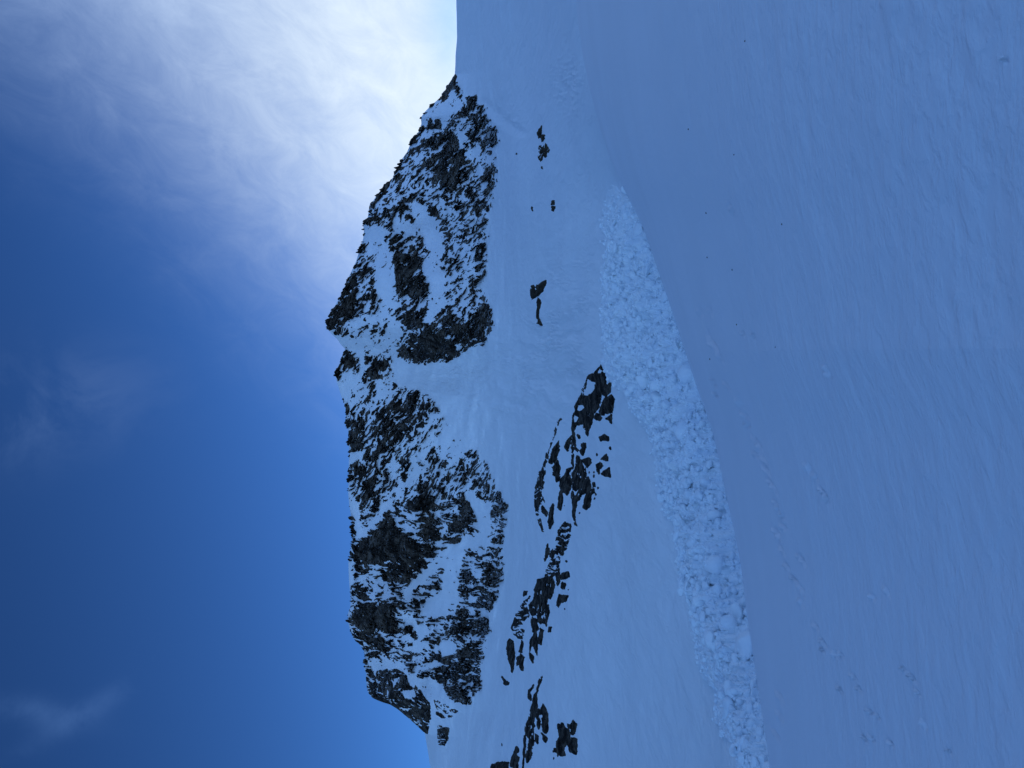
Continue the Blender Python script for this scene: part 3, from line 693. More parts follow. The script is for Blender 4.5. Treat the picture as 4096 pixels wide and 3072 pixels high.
# ------------------------------------------------------------------ single rocks and outcrops standing out of the snow
def outcrop(name, polys, label, category, mat=M_DARK, height=1.6, holes=(), group=None, speckle=0.0, grow=3.2, parent=None):
    """one rock: the union of outlines read off the photo, raised out of the slope with its own broken relief"""
    d = np.full(MX.shape, -99.0)
    allp = np.concatenate([np.array(crop(k, p)) for k, p in polys])
    x0, y0 = allp.min(0) - 30; x1, y1 = allp.max(0) + 30
    box = (MX > x0) & (MX < x1) & (MY > y0) & (MY < y1) & inview & (TT[:, None] > 1.1)
    if not box.any(): return None
    ii, jj = np.nonzero(box); s = (slice(ii.min(), ii.max() + 1), slice(jj.min(), jj.max() + 1))
    mx, my = MX[s], MY[s]
    d = np.full(mx.shape, -99.0)
    for k, p in polys: d = np.maximum(d, poly_sdf(mx, my, crop(k, p)))
    d += grow
    for k, p in holes: d = np.minimum(d, -poly_sdf(mx, my, crop(k, p)))
    nz = NZ[s]
    c_ = voronoi((mx + 4 * fbm(mx / 20, my / 20, octv=2)) / 17, my / 24, 41)[2]
    d = d + 2.6 * fbm(mx / 13, my / 20, octv=3) + 1.8 * fbm(mx / 5, my / 8, octv=2) + 5.0 * (c_[..., 1] - 0.45)
    big = max(x1 - x0, y1 - y0) > 190
    if big: d = np.minimum(d, 7 * (1.05 - 1.5 * sstep(0.86, 0.985, 1 - np.abs(fbm(mx / 16, my / 90 + mx / 200, octv=3))) * sstep(-0.4, 0.5, fbm(mx / 50, my / 50, octv=2))))
    if speckle: d = np.minimum(d, 9 * (nz * 1.3 + 0.75 - speckle))
    m = d
    dist = RR[s]
    k = dist / FPX                       # metres per photo pixel there
    h = np.where(m > 0, k * (6 * np.tanh(m / 4) + sstep(1, 12, m) * 13 * (0.6 + 0.5 * facets(mx, my, 22, 30, 7) + 0.45 * facets(mx, my, 9, 14, 9))), np.maximum(m * k * 1.2, -12 * k)) * height
    h = np.where(m > 0, np.maximum(h, k * np.minimum(m, 1.0)), h)
    msk = m > 0
    if not msk.any(): return None
    Pw = world(SNOW[s] + DIR[s] * h[..., None])
    lab = runs_label(msk)
    ids, cnt = np.unique(lab[lab > 0], return_counts=True)
    keep = [(int(i), int(c)) for i, c in zip(ids, cnt) if c >= 6] or [(int(ids[np.argmax(cnt)]), 9)]
    keep.sort(key=lambda q: -q[1])
    if len(keep) == 1:
        q = lab == keep[0][0]; sel = q[:-1, :-1] | q[1:, :-1] | q[:-1, 1:] | q[1:, 1:]
        o = obj(name, grid_mesh(name, Pw, mat, False, sel)[0])
    else:
        o = empty(name, (0, 0, 0))
        for n_, (l, c) in enumerate(keep):
            q = lab == l; sel = q[:-1, :-1] | q[1:, :-1] | q[:-1, 1:] | q[1:, 1:]
            nm = 'rock_body' if n_ == 0 else 'rock_ledge' if c > 60 else 'rock_chip'
            obj(nm, grid_mesh(nm, Pw, mat, False, sel)[0], o)
    if label: o['label'] = label; o['category'] = category
    if group: o['group'] = group
    return o
G = 'rocks poking through the snow slope'
M_MID = rock_mat('grey_green_rock', (0.030, 0.025, 0.018), (0.085, 0.070, 0.048), 0.2, 0.0)
outcrop('rocky_knoll', [('P1', [(1140,103),(1075,118),(1020,205),(1005,260),(1030,265),(1075,235),(1100,190),(1128,165)])], 'brown rock knob on the skyline where the rocky peak meets the smooth snow pass', 'rock knob', M_ROCK, 1.3, grow=9.0)
outcrop('rock_pyramid', [('P4', [(478,990),(520,960),(600,935),(720,938),(790,980),(840,1040),(900,1110),(950,1180),(968,1290),(940,1405),(880,1372),(780,1280),(660,1192),(530,1145),(488,1100)])],
        'steep dark rock pyramid that ends the ridge near the bottom edge of the photo', 'rock peak', M_ROCK, 1.3, holes=[('P4', [(690,1000),(742,985),(690,1065)]), ('P4', [(795,990),(852,1008),(840,1070),(805,1050)]), ('P4', [(640,1080),(652,1085),(645,1140)]), ('P4', [(760,1090),(840,1080),(850,1130),(770,1150)])], speckle=0.05)
outcrop('rock_patch', [('P4', [(990,1155),(1040,1180),(1140,1200),(1160,1260),(1120,1290),(1080,1300),(1010,1290),(1005,1220)])], 'loose patch of small crags on the snow just downhill of the rock pyramid', 'rock patch', M_ROCK, 0.8, speckle=0.62)
outcrop('rock_patch', [('P4', [(1020,1350),(1090,1368),(1085,1450),(1060,1495),(1030,1485),(1015,1420)])], 'compact speckled rock patch near the skyline and the bottom edge of the photo', 'rock patch', M_ROCK, 0.8, speckle=0.2)

outcrop('layered_outcrop', [('Q2', [(470,128),(495,150),(495,210),(503,260),(490,330),(468,370),(455,420),(430,500),(400,560),(390,610),(380,660),(345,710),(332,755),(315,740),(325,705),(290,680),(290,645),(225,660),(205,720),(215,800),(220,860),(245,890),(245,910),(215,875),(197,900),(195,960),(195,1040),(180,1000),(183,900),(183,830),(198,780),(188,700),(193,600),(222,530),(238,470),(268,400),(278,340),(298,300),(318,235),(385,210),(430,160)])],
        'largest black layered outcrop, its tip touching the avalanche debris', 'rock outcrop', M_DARK, 1.5,
        holes=[('Q2', [(325,262),(402,288),(388,340),(360,392),(297,405),(292,380),(312,330)]), ('Q2', [(242,487),(275,483),(303,510),(265,537),(240,532)]), ('Q2', [(212,580),(243,600),(222,635),(210,640)]), ('Q2', [(432,182),(460,182),(455,205),(430,205)])])
def many(items):
    for it in items:
        outcrop(*it[:4], **(it[4] if len(it) > 4 else {}))
Q2 = 'Q2'
many([
 ('rock', [(Q2, [(490,195),(530,205),(537,240),(512,240)]), (Q2, [(530,285),(546,300),(532,380),(505,408),(518,350)]), (Q2, [(470,328),(502,318),(497,395),(465,398)])], 'thin broken rock sliver beside the tip of the layered outcrop, on its debris side', 'rock'),
 ('boulder', [(Q2, [(510,420),(545,395),(572,430),(567,555),(510,562),(455,572),(450,540),(470,460)])], 'bulky rounded boulder against the debris side of the layered outcrop', 'boulder'),
 ('boulder', [(Q2, [(503,612),(557,568),(557,643)])], 'small pointed rock at the lower end of the bulky rounded boulder', 'boulder'),
 ('rock', [(Q2, [(425,568),(442,575),(432,612),(410,607)]), (Q2, [(445,585),(458,600),(450,622)])], 'pair of dark chips between the layered outcrop and bulky boulder', 'rock'),
 ('rock_dome', [(Q2, [(240,930),(265,960),(300,1030),(314,1090),(300,1150),(262,1222),(240,1247),(200,1232),(185,1170),(185,1090),(215,1040)])], 'smooth domed dark rock bordered by a thin slanting snow seam', 'rock outcrop'),
 ('rock_outcrop', [(Q2, [(172,1110),(184,1150),(180,1230),(155,1278),(120,1252),(93,1210),(93,1160),(120,1120)]), (Q2, [(132,1115),(148,1060),(180,1038),(195,1048),(152,1078),(146,1115)])], 'dark outcrop with a curved thin arm, uphill of the domed rock', 'rock outcrop'),
 ('rock_outcrop', [(Q2, [(340,1130),(375,1180),(387,1240),(350,1262),(300,1282),(262,1350),(242,1400),(238,1470),(253,1530),(268,1557),(245,1547),(218,1470),(223,1390),(198,1290),(195,1245),(230,1300),(260,1250),(290,1180)])], 'dark outcrop ending in a long thin tail that points to the photo bottom', 'rock outcrop'),
 ('boulder', [(Q2, [(340,1262),(382,1268),(394,1330),(387,1390),(355,1412),(326,1392),(333,1310)])], 'blocky black boulder on the downhill side of the outcrop with the long tail', 'boulder'),
 ('rock', [(Q2, [(105,1250),(119,1290),(112,1330),(97,1412),(78,1392),(88,1320)])], 'slim rock sliver uphill of the outcrop with the long tail', 'rock'),
 ('rock', [(Q2, [(288,970),(350,958),(378,1000),(330,1037),(303,1012)])], 'dark wedge of rock just downhill of the domed rock', 'rock'),
 ('rock', [(Q2, [(428,1015),(465,993),(492,1025),(462,1052),(457,1092),(438,1052)])], 'ragged rock in the open snow downhill of the dark wedge', 'rock'),
 ('rock', [(Q2, [(515,918),(527,977),(470,967)])], 'upper of the two triangular rocks in the snow facing the debris', 'rock'),
 ('rock', [(Q2, [(540,1048),(559,1122),(510,1118),(490,1097)])], 'lower of the two triangular rocks in the snow facing the debris', 'rock'),
 ('rock', [(Q2, [(453,777),(490,753),(537,770),(532,797),(490,802),(463,803)])], 'flat brownish rock alone in the snow past the lower end of the bulky boulder', 'rock'),
 ('rock', [(Q2, [(268,830),(312,823),(302,900),(287,932),(263,900),(283,872)])], 'split rock between the layered outcrop and the domed rock', 'rock'),
 ('rock', [(Q2, [(243,753),(267,758),(257,780)])], 'tiny dark rock beside the thin spine of the layered outcrop', 'rock'),
 ('rock', [(Q2, [(395,1178),(427,1172),(430,1207),(398,1217)])], 'small square rock near the dark wedge, uphill edge of the open snow', 'rock'),
 ('rock', [(Q2, [(385,1233),(417,1228),(427,1262),(393,1277)])], 'small rounded rock touching the blocky black boulder', 'rock'),
 ('rock', [(Q2, [(185,758),(168,840),(152,892),(133,850),(158,790)])], 'narrow rock strip uphill of the thin spine of the layered outcrop', 'rock'),
 ('rock_strip', [('P2', [(1922,1160),(1888,1250),(1850,1350),(1803,1480),(1765,1570),(1745,1650),(1752,1659),(1790,1645),(1812,1500),(1840,1380),(1892,1250)])], 'long thin rock rib slanting across the snow uphill of the layered outcrop', 'rock rib', dict(grow=3.0)),
 ('rock_strip', [('P3', [(1772,70),(1793,120),(1783,240),(1803,295),(1770,302),(1750,330),(1762,390),(1794,505),(1785,490),(1743,385),(1732,290),(1738,180)])], 'forked rock rib that carries the long thin rib on downwards in the photo', 'rock rib', dict(speckle=0.1)),
 ('rock', [(Q2, [(83,798),(78,850),(48,872),(78,882),(62,952),(20,1003),(-3,992),(8,920),(42,850)])], 'ragged rock halfway between the thin rib and the domed rock', 'rock'),
 ('rock', [(Q2, [(62,978),(77,1030),(83,1152),(65,1163),(58,1112),(33,1102),(28,1040)])], 'flaky rock just beneath the ragged rock between rib and dome', 'rock'),
 ('rock', [('P3', [(1872,308),(1866,400),(1870,450),(1850,484),(1838,440),(1848,370)])], 'lone spindle-shaped rock downhill of the forked rib', 'rock'),
 ('rock', [('P3', [(1788,328),(1828,370),(1818,393),(1783,362)])], 'short stub of rock beside the forked rib', 'rock'),
 ('rock_outcrop', [('P3', [(1960,438),(1985,448),(2008,460),(2008,540),(1988,600),(1983,640),(1962,652),(1952,692),(1920,702),(1883,662),(1898,570),(1908,500)])], 'broken rock cluster at the upper end of the band with the black bluff', 'rock outcrop', dict(speckle=0.30)),
 ('rock', [('P3', [(1830,608),(1843,640),(1833,692),(1814,723),(1818,650)])], 'isolated slim rock uphill of the broken rock cluster', 'rock'),
 ('rock', [('P3', [(1866,636),(1878,660),(1867,703),(1853,692)])], 'small leaf-shaped rock between the isolated rock and the broken cluster', 'rock'),
 ('rock_outcrop', [('P3', [(1880,698),(1932,700),(1922,760),(1928,800),(1892,832),(1862,842),(1850,862),(1818,874),(1823,800),(1848,730)])], 'streaked rocks joining the broken cluster to the black bluff', 'rock outcrop', dict(speckle=0.28)),
 ('rock_bluff', [('P3', [(1760,870),(1830,848),(1872,848),(1888,900),(1872,980),(1852,1003),(1832,992),(1822,1040),(1848,1100),(1822,1182),(1798,1182),(1800,1130),(1780,1122),(1777,1182),(1753,1172),(1753,1100),(1720,1132),(1698,1112),(1693,1050),(1728,1010),(1728,940)])], 'massive pitch-black rock bluff, biggest in the lower rock band', 'rock bluff', dict(height=2.2)),
 ('rock', [('P3', [(1895,818),(1932,808),(1938,850),(1916,903),(1898,872)])], 'pointed rock joined to the upper end of the black bluff', 'rock'),
 ('rock', [('P3', [(1943,820),(2002,808),(2013,842),(1970,863),(1943,862)])], 'square grey rock block downhill of the pointed rock', 'rock'),
 ('rock', [('P3', [(1948,888),(1988,900),(1977,938),(1943,922)])], 'rough chunk of rock beneath the square grey block in the photo', 'rock'),
 ('rock', [('P3', [(1930,978),(1960,985),(2003,988),(1992,1022),(1950,1032),(1930,1068),(1910,1052),(1918,1000)])], 'three-pronged rock alone in the snow downhill of the black bluff', 'rock'),
 ('rock_outcrop', [('P3', [(1715,1138),(1747,1158),(1753,1232),(1720,1243),(1710,1190)])], 'dark rock hugging the lower end of the black bluff', 'rock outcrop'),
 ('rock_outcrop', [('P3', [(1740,1238),(1752,1300),(1758,1425),(1735,1362),(1712,1352),(1700,1405),(1703,1320),(1723,1290)])], 'two-legged rock trailing from the lower end of the black bluff', 'rock outcrop'),
 ('rock', [('P3', [(1780,1228),(1803,1240),(1793,1344),(1763,1332)])], 'straight black rock downhill of the two-legged rock', 'rock'),
 ('rock', [('P3', [(1857,1217),(1874,1217),(1872,1253),(1853,1247)])], 'bean-shaped stone alone in the snow far downhill of the two-legged rock', 'rock'),
 ('rock', [('P3', [(1700,1400),(1727,1440),(1724,1473),(1704,1442)])], 'last rock chip beyond the tips of the two-legged rock', 'rock'),
 ('rock', [('P3', [(1650,948),(1676,946),(1667,977),(1643,987)])], 'rock chip at the uppermost end of the shattered rib', 'rock'),
 ('rock_outcrop', [('P3', [(1692,986),(1662,1060),(1693,1120),(1662,1163),(1610,1163),(1577,1172),(1588,1120),(1618,1060),(1658,1020)])], 'wedge-shaped grey outcrop on the shattered rib uphill of the black bluff', 'rock outcrop', dict(speckle=0.2)),
 ('rock_outcrop', [('P3', [(1578,1172),(1622,1172),(1642,1200),(1662,1230),(1642,1302),(1600,1292),(1568,1262),(1556,1240)])], 'shattered rock patch in the middle of the rib uphill of the black bluff', 'rock outcrop', dict(speckle=0.42)),
 ('rock_slab', [('P3', [(1545,1305),(1568,1320),(1578,1400),(1578,1500),(1561,1544),(1533,1450),(1522,1340)])], 'tall pale-streaked rock slab at the lower end of the shattered rib', 'rock slab'),
 ('rock', [('P3', [(1635,1308),(1648,1340),(1637,1398),(1620,1392)])], 'small slim rock beside the upper end of the tall streaked slab', 'rock'),
 ('rock', [('P3', [(1600,1440),(1630,1418),(1653,1440),(1648,1533),(1620,1492),(1598,1503)])], 'pale frosted rock downhill of the tall streaked slab', 'rock'),
 ('rock', [('Q4', [(238,850),(270,885),(293,898),(287,918),(253,918),(262,895)])], 'hooked rock chip alone on the snow close to the foot of the rock wall', 'rock'),
 ('rock', [('Q4', [(533,926),(527,955),(497,985),(502,1020),(509,1054),(484,1037),(483,970)])], 'thin zigzag rock beside the spear-shaped rib', 'rock'),
 ('rock_rib', [('Q4', [(623,855),(602,920),(582,990),(572,1040),(578,1120),(562,1180),(552,1230),(557,1290),(535,1302),(518,1250),(510,1150),(533,1070),(558,980),(598,880)])], 'spear-shaped black rock rib near the bottom of the photo', 'rock rib'),
 ('rock_rib', [('Q4', [(500,1212),(512,1240),(502,1310),(472,1342),(457,1430),(442,1600),(432,1665),(422,1665),(442,1450),(442,1370),(468,1280)])], 'narrow rock rib running out of the bottom edge of the photo', 'rock rib'),
 ('rock_outcrop', [('Q4', [(478,1340),(537,1318),(538,1420),(512,1480),(507,1570),(475,1614),(466,1560),(488,1470),(498,1400),(480,1387)])], 'grey-faced outcrop on the downhill side of the narrow rib', 'rock outcrop'),
 ('rock', [('Q4', [(635,1102),(657,1130),(669,1200),(662,1300),(652,1353),(634,1342),(626,1230),(638,1200),(620,1150)])], 'long rock lying downhill of the spear-shaped rib', 'rock'),
 ('rock', [('Q4', [(595,1147),(617,1163),(612,1188),(583,1177)]), ('Q4', [(570,1167),(592,1200),(582,1233),(566,1200)])], 'two chips of rock between the spear-shaped rib and the long rock', 'rock'),
 ('rock', [('Q4', [(590,1217),(612,1250),(592,1313),(580,1272)])], 'pointed chip against the uphill side of the long rock', 'rock'),
 ('rock', [('Q4', [(555,1357),(582,1380),(577,1442),(548,1412)])], 'dark rock between the grey-faced outcrop and the stacked boulders', 'rock'),
 ('rock', [('Q4', [(618,1352),(652,1400),(641,1428)])], 'small slanting chip at the lower end of the long rock', 'rock'),
 ('boulder_pile', [('Q4', [(752,1275),(785,1267),(803,1310),(833,1320),(833,1400),(803,1470),(782,1500),(798,1547),(770,1558),(733,1532),(733,1430),(763,1390),(762,1320)])], 'stacked dark boulders low on the slope near the bottom edge of the photo', 'boulders'),
 ('rock', [('Q4', [(830,1270),(852,1290),(841,1313)]), ('Q4', [(870,1242),(893,1270),(883,1320),(872,1363),(853,1352),(858,1290)])], 'narrow rock just above the large smooth boulder in the photo', 'rock'),
 ('boulder', [('Q4', [(835,1408),(870,1388),(892,1393),(892,1500),(882,1532),(838,1512),(820,1460)])], 'large smooth boulder on the downhill side of the stacked boulders', 'boulder'),
 ('rock', [('Q4', [(708,1487),(731,1487),(727,1523),(706,1517)])], 'small stone on the uphill side of the stacked boulders', 'rock'),
 ('rock_outcrop', [('Q4', [(377,1475),(383,1510),(372,1540),(388,1560),(378,1665),(310,1645),(328,1580),(348,1530)])], 'pointed grey outcrop at the bottom edge, uphill of the narrow rib', 'rock outcrop'),
 ('rock_outcrop', [('Q4', [(155,1628),(200,1612),(303,1607),(303,1700),(130,1700)])], 'blunt rock cut off by the bottom edge of the photo, farthest uphill there', 'rock outcrop'),
 ('rock', [('Q4', [(236,1432),(230,1480),(222,1500),(228,1455)])], 'thin dark splinter alone on the snow uphill of the pointed grey outcrop', 'rock', dict(grow=1.0)),
 ('boulder', [('P1', [(1778,470),(1768,540),(1750,558),(1740,520),(1755,488)])], 'oval brown boulder at the top of the rock group downhill of the rocky peak', 'boulder', dict(mat=M_MID)),
 ('rock', [('P1', [(1772,538),(1802,538),(1808,562),(1780,578)])], 'dark rock right beneath the oval brown boulder in the photo', 'rock', dict(mat=M_MID)),
 ('rock_patch', [('P1', [(1752,615),(1793,615),(1793,690),(1780,740),(1765,700)])], 'streaky rock patch in the middle of the group with the oval boulder', 'rock patch', dict(speckle=0.32, mat=M_MID)),
 ('rock', [('P1', [(1815,595),(1838,640),(1818,693),(1798,683)])], 'curved rock on the downhill side of the group with the oval boulder', 'rock', dict(speckle=0.15, mat=M_MID)),
 ('rock', [('P1', [(1782,768),(1796,768),(1793,784),(1783,782)])], 'round stone at the lowest end of the group with the oval boulder', 'rock', dict(mat=M_MID)),
 ('rock', [('P1', [(1858,1017),(1878,1018),(1878,1048),(1856,1047)])], 'upper stone of the lone pair on the smooth snow slope', 'rock', dict(mat=M_MID, grow=0.5)),
 ('rock', [('P1', [(1863,1060),(1883,1063),(1877,1101),(1856,1092)])], 'lower stone of the lone pair on the smooth snow slope', 'rock', dict(mat=M_MID, grow=0.5)),
 ('rock', [('P1', [(1705,1068),(1713,1068),(1711,1092),(1705,1092)])], 'tiny splinter on the snow uphill of the lone pair of stones', 'rock', dict(grow=1.0)),
 ('rock', [('P1', [(1589,666),(1596,666),(1596,678),(1589,678)])], 'tiny dark stone alone between the rocky peak and the oval boulder', 'rock', dict(grow=1.0)),
 ('rock_outcrop', [('P2', [(1797,138),(1797,172),(1782,212),(1752,247),(1720,274),(1703,232),(1703,178),(1720,172),(1732,220),(1745,168)])], 'hooked outcrop alone on the open snow downhill of the rocky peak', 'rock outcrop', dict(mat=M_MID)),
 ('rock', [('P2', [(1750,255),(1763,280),(1762,330),(1758,400),(1772,440),(1790,462),(1778,460),(1748,410),(1748,340)])], 'thin rock tail trailing from the hooked outcrop', 'rock', dict(grow=3.0, mat=M_MID)),
 ('rock', [('Q1', [(587,1543),(595,1600),(580,1633),(563,1622)])], 'small dark rock sticking out between the debris and the slope', 'rock', dict(speckle=0.2)),
])
SMALL = [(Q2,460,1220,8),(Q2,432,1278,8),(Q2,420,1312,9),(Q2,551,870,7),(Q2,413,1118,8),(Q2,424,925,5),(Q2,352,1085,5),(Q2,408,1080,5),(Q2,292,1440,5),(Q2,137,1376,4),
         ('P3',1985,725,6),('P3',2005,940,4),('P3',1980,1082,5),('P3',1830,1055,8),('P3',1824,1200,7),('P3',1808,1165,6),('Q4',740,1553,9),('Q4',703,1578,9),('Q4',577,1530,6),('Q4',640,1140,5)]
for k, x, y, s in SMALL:
    rs = random.Random(int(x * 7 + y)); n = 7
    outcrop('stone', [(k, [(x + s * rs.uniform(.7, 1.1) * math.cos(6.283 * i / n), y + 1.4 * s * rs.uniform(.7, 1.1) * math.sin(6.283 * i / n)) for i in range(n)])],
            'small dark stone scattered in the snow around the rock bands', 'stone', group='small stones around the rock bands', grow=1.5)

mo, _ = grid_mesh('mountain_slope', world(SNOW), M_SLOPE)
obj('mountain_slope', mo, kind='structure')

# pebbles lying on the near snowfield
PEB = [(2996,164,'black pebble nearest the top edge of the photo, alone on the near snowfield'),(2747,520,'faint black speck on the snowfield above the narrow tip of the debris'),(2949,620,'black pebble on the snowfield, second from the top edge of the photo'),
       (2816,854,'black pebble on the snowfield, next below the second one and nearer the debris'),(3144,894,'black pebble on the snowfield farthest from the debris, close to the photo right'),(2830,1031,'black pebble on the snowfield level with the hooked outcrop, nearer the debris'),
       (2930,1078,'larger black pebble of the close pair on the middle of the snowfield'),(2946,1297,'faint black pebble just beneath the close pair on the snowfield'),(3111,1388,'lowest and farthest out of the black pebbles on the snowfield'),(2841,1437,'lowest black pebble near the debris edge on the snowfield')]
def blob(rad, seed, sub=2, squash=(1, 1, 1), rough=0.25):
    import bmesh
    bm = bmesh.new(); bmesh.ops.create_icosphere(bm, subdivisions=sub, radius=1.0)
    V = np.array([v.co[:] for v in bm.verts]); F = np.array([[v.index for v in f.verts] for f in bm.faces]); bm.free()
    rs = np.random.default_rng(seed)
    # cut by random planes: angular, then roughen
    for k in range(9):
        n = rs.normal(size=3); n /= np.linalg.norm(n); d = rs.uniform(0.5, 0.85)
        s = V @ n; over = np.maximum(s - d, 0); V = V - over[:, None] * n
    q = V * 1.7 + seed * 3.1
    V = V * (1 + rough * fbm(q[:, 0], q[:, 1], q[:, 2], 3)[:, None])
    return V * np.array(squash) * rad, F
def surface_at(Pg, gx, gy, x, y, ok=None):
    d = (gx - x) ** 2 + (gy - y) ** 2
    if ok is not None: d = np.where(ok, d, 1e12)
    k = np.unravel_index(np.argmin(d), d.shape); return Pg[k]
okf = FIELD[..., 1] > 1
for i, (x, y, lb) in enumerate(PEB):
    p = surface_at(FIELD, FPXX, FPYY, x, y, okf)
    rad = np.linalg.norm(p) / FPX * 3.6
    V, F = blob(rad, 50 + i, 2, (0.9, 0.9, 0.8))
    o = obj('pebble', raw_mesh('pebble', V, F, M_DARK, False))
    o.location = (p[0], p[1], p[2] + CAMZ + rad * 0.25)
    o['label'] = lb; o['category'] = 'pebble'; o['group'] = 'pebbles on the near snowfield'

# ------------------------------------------------------------------ avalanche debris
DEB = [(x * S22, y * S22) for x, y in [(1322,402),(1338,405),(1352,418),(1385,480),(1425,580),(1465,680),(1490,760),(1520,850),(1550,930),(1570,1030),(1590,1120),(1612,1210),(1625,1320),(1640,1400),(1655,1500),(1670,1600),(1690,1680),
       (1600,1680),(1592,1610),(1565,1590),(1550,1560),(1552,1500),(1528,1470),(1508,1440),(1505,1390),(1494,1330),(1496,1280),(1462,1255),(1480,1230),(1470,1190),(1462,1130),(1432,1110),(1444,1080),(1420,1060),(1425,1020),(1410,960),(1402,930),(1378,900),(1362,880),(1352,850),(1340,840),(1312,815),(1302,780),(1303,730),(1298,680),(1304,640),(1300,600),(1306,540),(1300,480),(1308,430)]]
s_rows = np.where((TT > 0.9) & (TT < 3.0))[0]; s_cols = np.where(np.abs(azm) < R(33))[0]
ds = (slice(s_rows[0], s_rows[-1] + 1), slice(s_cols[0], s_cols[-1] + 1))
dx_, dy_ = to_px(SNOW[ds])
dsd = poly_sdf(dx_, dy_, DEB) + 16 * fbm(dx_ / 28, dy_ / 28, octv=4, gain=0.6)
# finer grid of its own for the rubble
def refine(Pg, k):
    n, m = Pg.shape[:2]
    a = np.linspace(0, n - 1, (n - 1) * k + 1); i = np.minimum(a.astype(int), n - 2); f = (a - i)
    f = f.reshape((-1,) + (1,) * (Pg.ndim - 1))
    return Pg[i] * (1 - f) + Pg[i + 1] * f
DP = refine(SNOW[ds], 3); DM = refine(dsd, 3)
qx, qy, qz = DP[..., 0], DP[..., 1], DP[..., 2]
gx_, gy_ = to_px(DP)
front = sstep(-10, 130, gx_ - np.interp(gy_, [y * S22 for x, y, r in [(1300,420,0),(1300,640,0),(1310,780,0),(1400,960,0),(1440,1130,0),(1490,1320,0),(1555,1500,0),(1600,1659,0)]], [x * S22 for x in (1300,1300,1310,1400,1440,1490,1555,1600)]))   # 0 at the upper edge, 1 at the front
dist = np.hypot(qx, qy)
lumpy = np.zeros_like(qx)
for sc_, am in ((0.0125, 0.55), (0.026, 0.35)):
    pass
lat = (1536 - gy_) / FPX * dist; dep = (gx_ - 2600) / FPX * dist * 2.0      # metres across and along the slope of the deposit
rs_ = (dist / 95.0) ** 0.75          # the blocks get finer towards the lower end, nearer the viewer
def domes(scale, seed):
    scale = scale * rs_
    f1, e, rnd, ox, oy = voronoi(lat / scale + 0.3 * fbm(lat / scale * .7, dep / scale * .7, octv=2), dep / scale, seed)
    return np.sqrt(np.maximum(0, 1 - (f1 * 1.15) ** 2)) * (0.35 + 0.65 * rnd[..., 3]) + 0.25 * ((rnd[..., 0] - .5) * ox + (rnd[..., 1] - .5) * oy) * 2
H = (1.15 * domes(2.3, 4) * (0.2 + 0.8 * front) + 0.95 * domes(1.15, 15) * (0.6 + 0.4 * front) + 0.55 * domes(0.58, 27) + 0.22 * domes(0.33, 33)) * rs_ * 0.6 + 0.95 * fbm(lat / 7, dep / 7, octv=4) + 0.12 * fbm(qx / 0.8, qy / 0.8, octv=2)
edge_t = sstep(-4, 60, DM)
H = np.where(DM > 0, (0.25 + 1.5 * edge_t * (0.4 + 0.75 * front)) * (0.35 + H) + 0.15, np.maximum(DM * 0.06, -1.2))
H = np.where(DM > 0, H * np.interp(gy_, [740, 1100], [0.35, 1.0]), H)
# a smooth chute that a late slide left in the debris
for pl in ([(600,0),(640,80),(690,180),(740,300),(760,400)], [(545,950),(550,1100),(560,1150)], [(1140,830),(1150,900),(1160,990)]):
    kind = Q2 if pl[0][0] != 545 else 'Q1'
    pp = crop(kind, pl); dd = np.full(qx.shape, 1e9)
    for a, b in zip(pp[:-1], pp[1:]):
        ex, ey = b[0]-a[0], b[1]-a[1]; tpar = np.clip(((gx_-a[0])*ex + (gy_-a[1])*ey) / (ex*ex+ey*ey), 0, 1)
        dd = np.minimum(dd, np.hypot(gx_ - a[0] - tpar*ex, gy_ - a[1] - tpar*ey))
    wch = sstep(14, 5, dd); H = np.where(DM > 0, H * (1 - 0.75 * wch), H)
DN = np.stack([-np.sin(np.arctan2(qx, qy)) * 0.5, -np.cos(np.arctan2(qx, qy)) * 0.5, np.full_like(qx, 0.87)], -1)
DPH = DP + DN * H[..., None]
sel = DM > 0; sel = sel[:-1, :-1] | sel[1:, :-1] | sel[:-1, 1:] | sel[1:, 1:]
me, _ = grid_mesh('avalanche_debris', world(DPH), M_DEBRIS, True, sel)
obj('avalanche_debris', me, kind='stuff')
# the rubble nobody could count: small broken clods, each a lump of its own, in one object
rc = np.random.default_rng(5)
P1_ = DPH; ok_ = (DM > -9 + 9 * fbm(gx_ / 40, gy_ / 40, octv=2)) & (np.abs(gy_ - 1536) < 1620)
cells = np.argwhere(ok_[:-1, :-1])
area = np.abs((gx_[1:, :-1] - gx_[:-1, :-1]) * (gy_[:-1, 1:] - gy_[:-1, :-1]))[cells[:, 0], cells[:, 1]]
n_cl = 6000
pk = cells[rc.choice(len(cells), n_cl, p=area / area.sum())]
pos = P1_[pk[:, 0], pk[:, 1]]; dd_ = np.linalg.norm(pos, axis=1)
rad = dd_ / FPX * np.exp(rc.normal(math.log(4.4), 0.58, n_cl)) * (0.75 + 0.75 * front[pk[:, 0], pk[:, 1]]) * np.interp(gy_[pk[:, 0], pk[:, 1]], [740, 1150], [0.55, 1.0])
base = [blob(1.0, 400 + k, 2, (1, .85, .75), 0.15) for k in range(6)]
Vs, Fs, off = [], [], 0
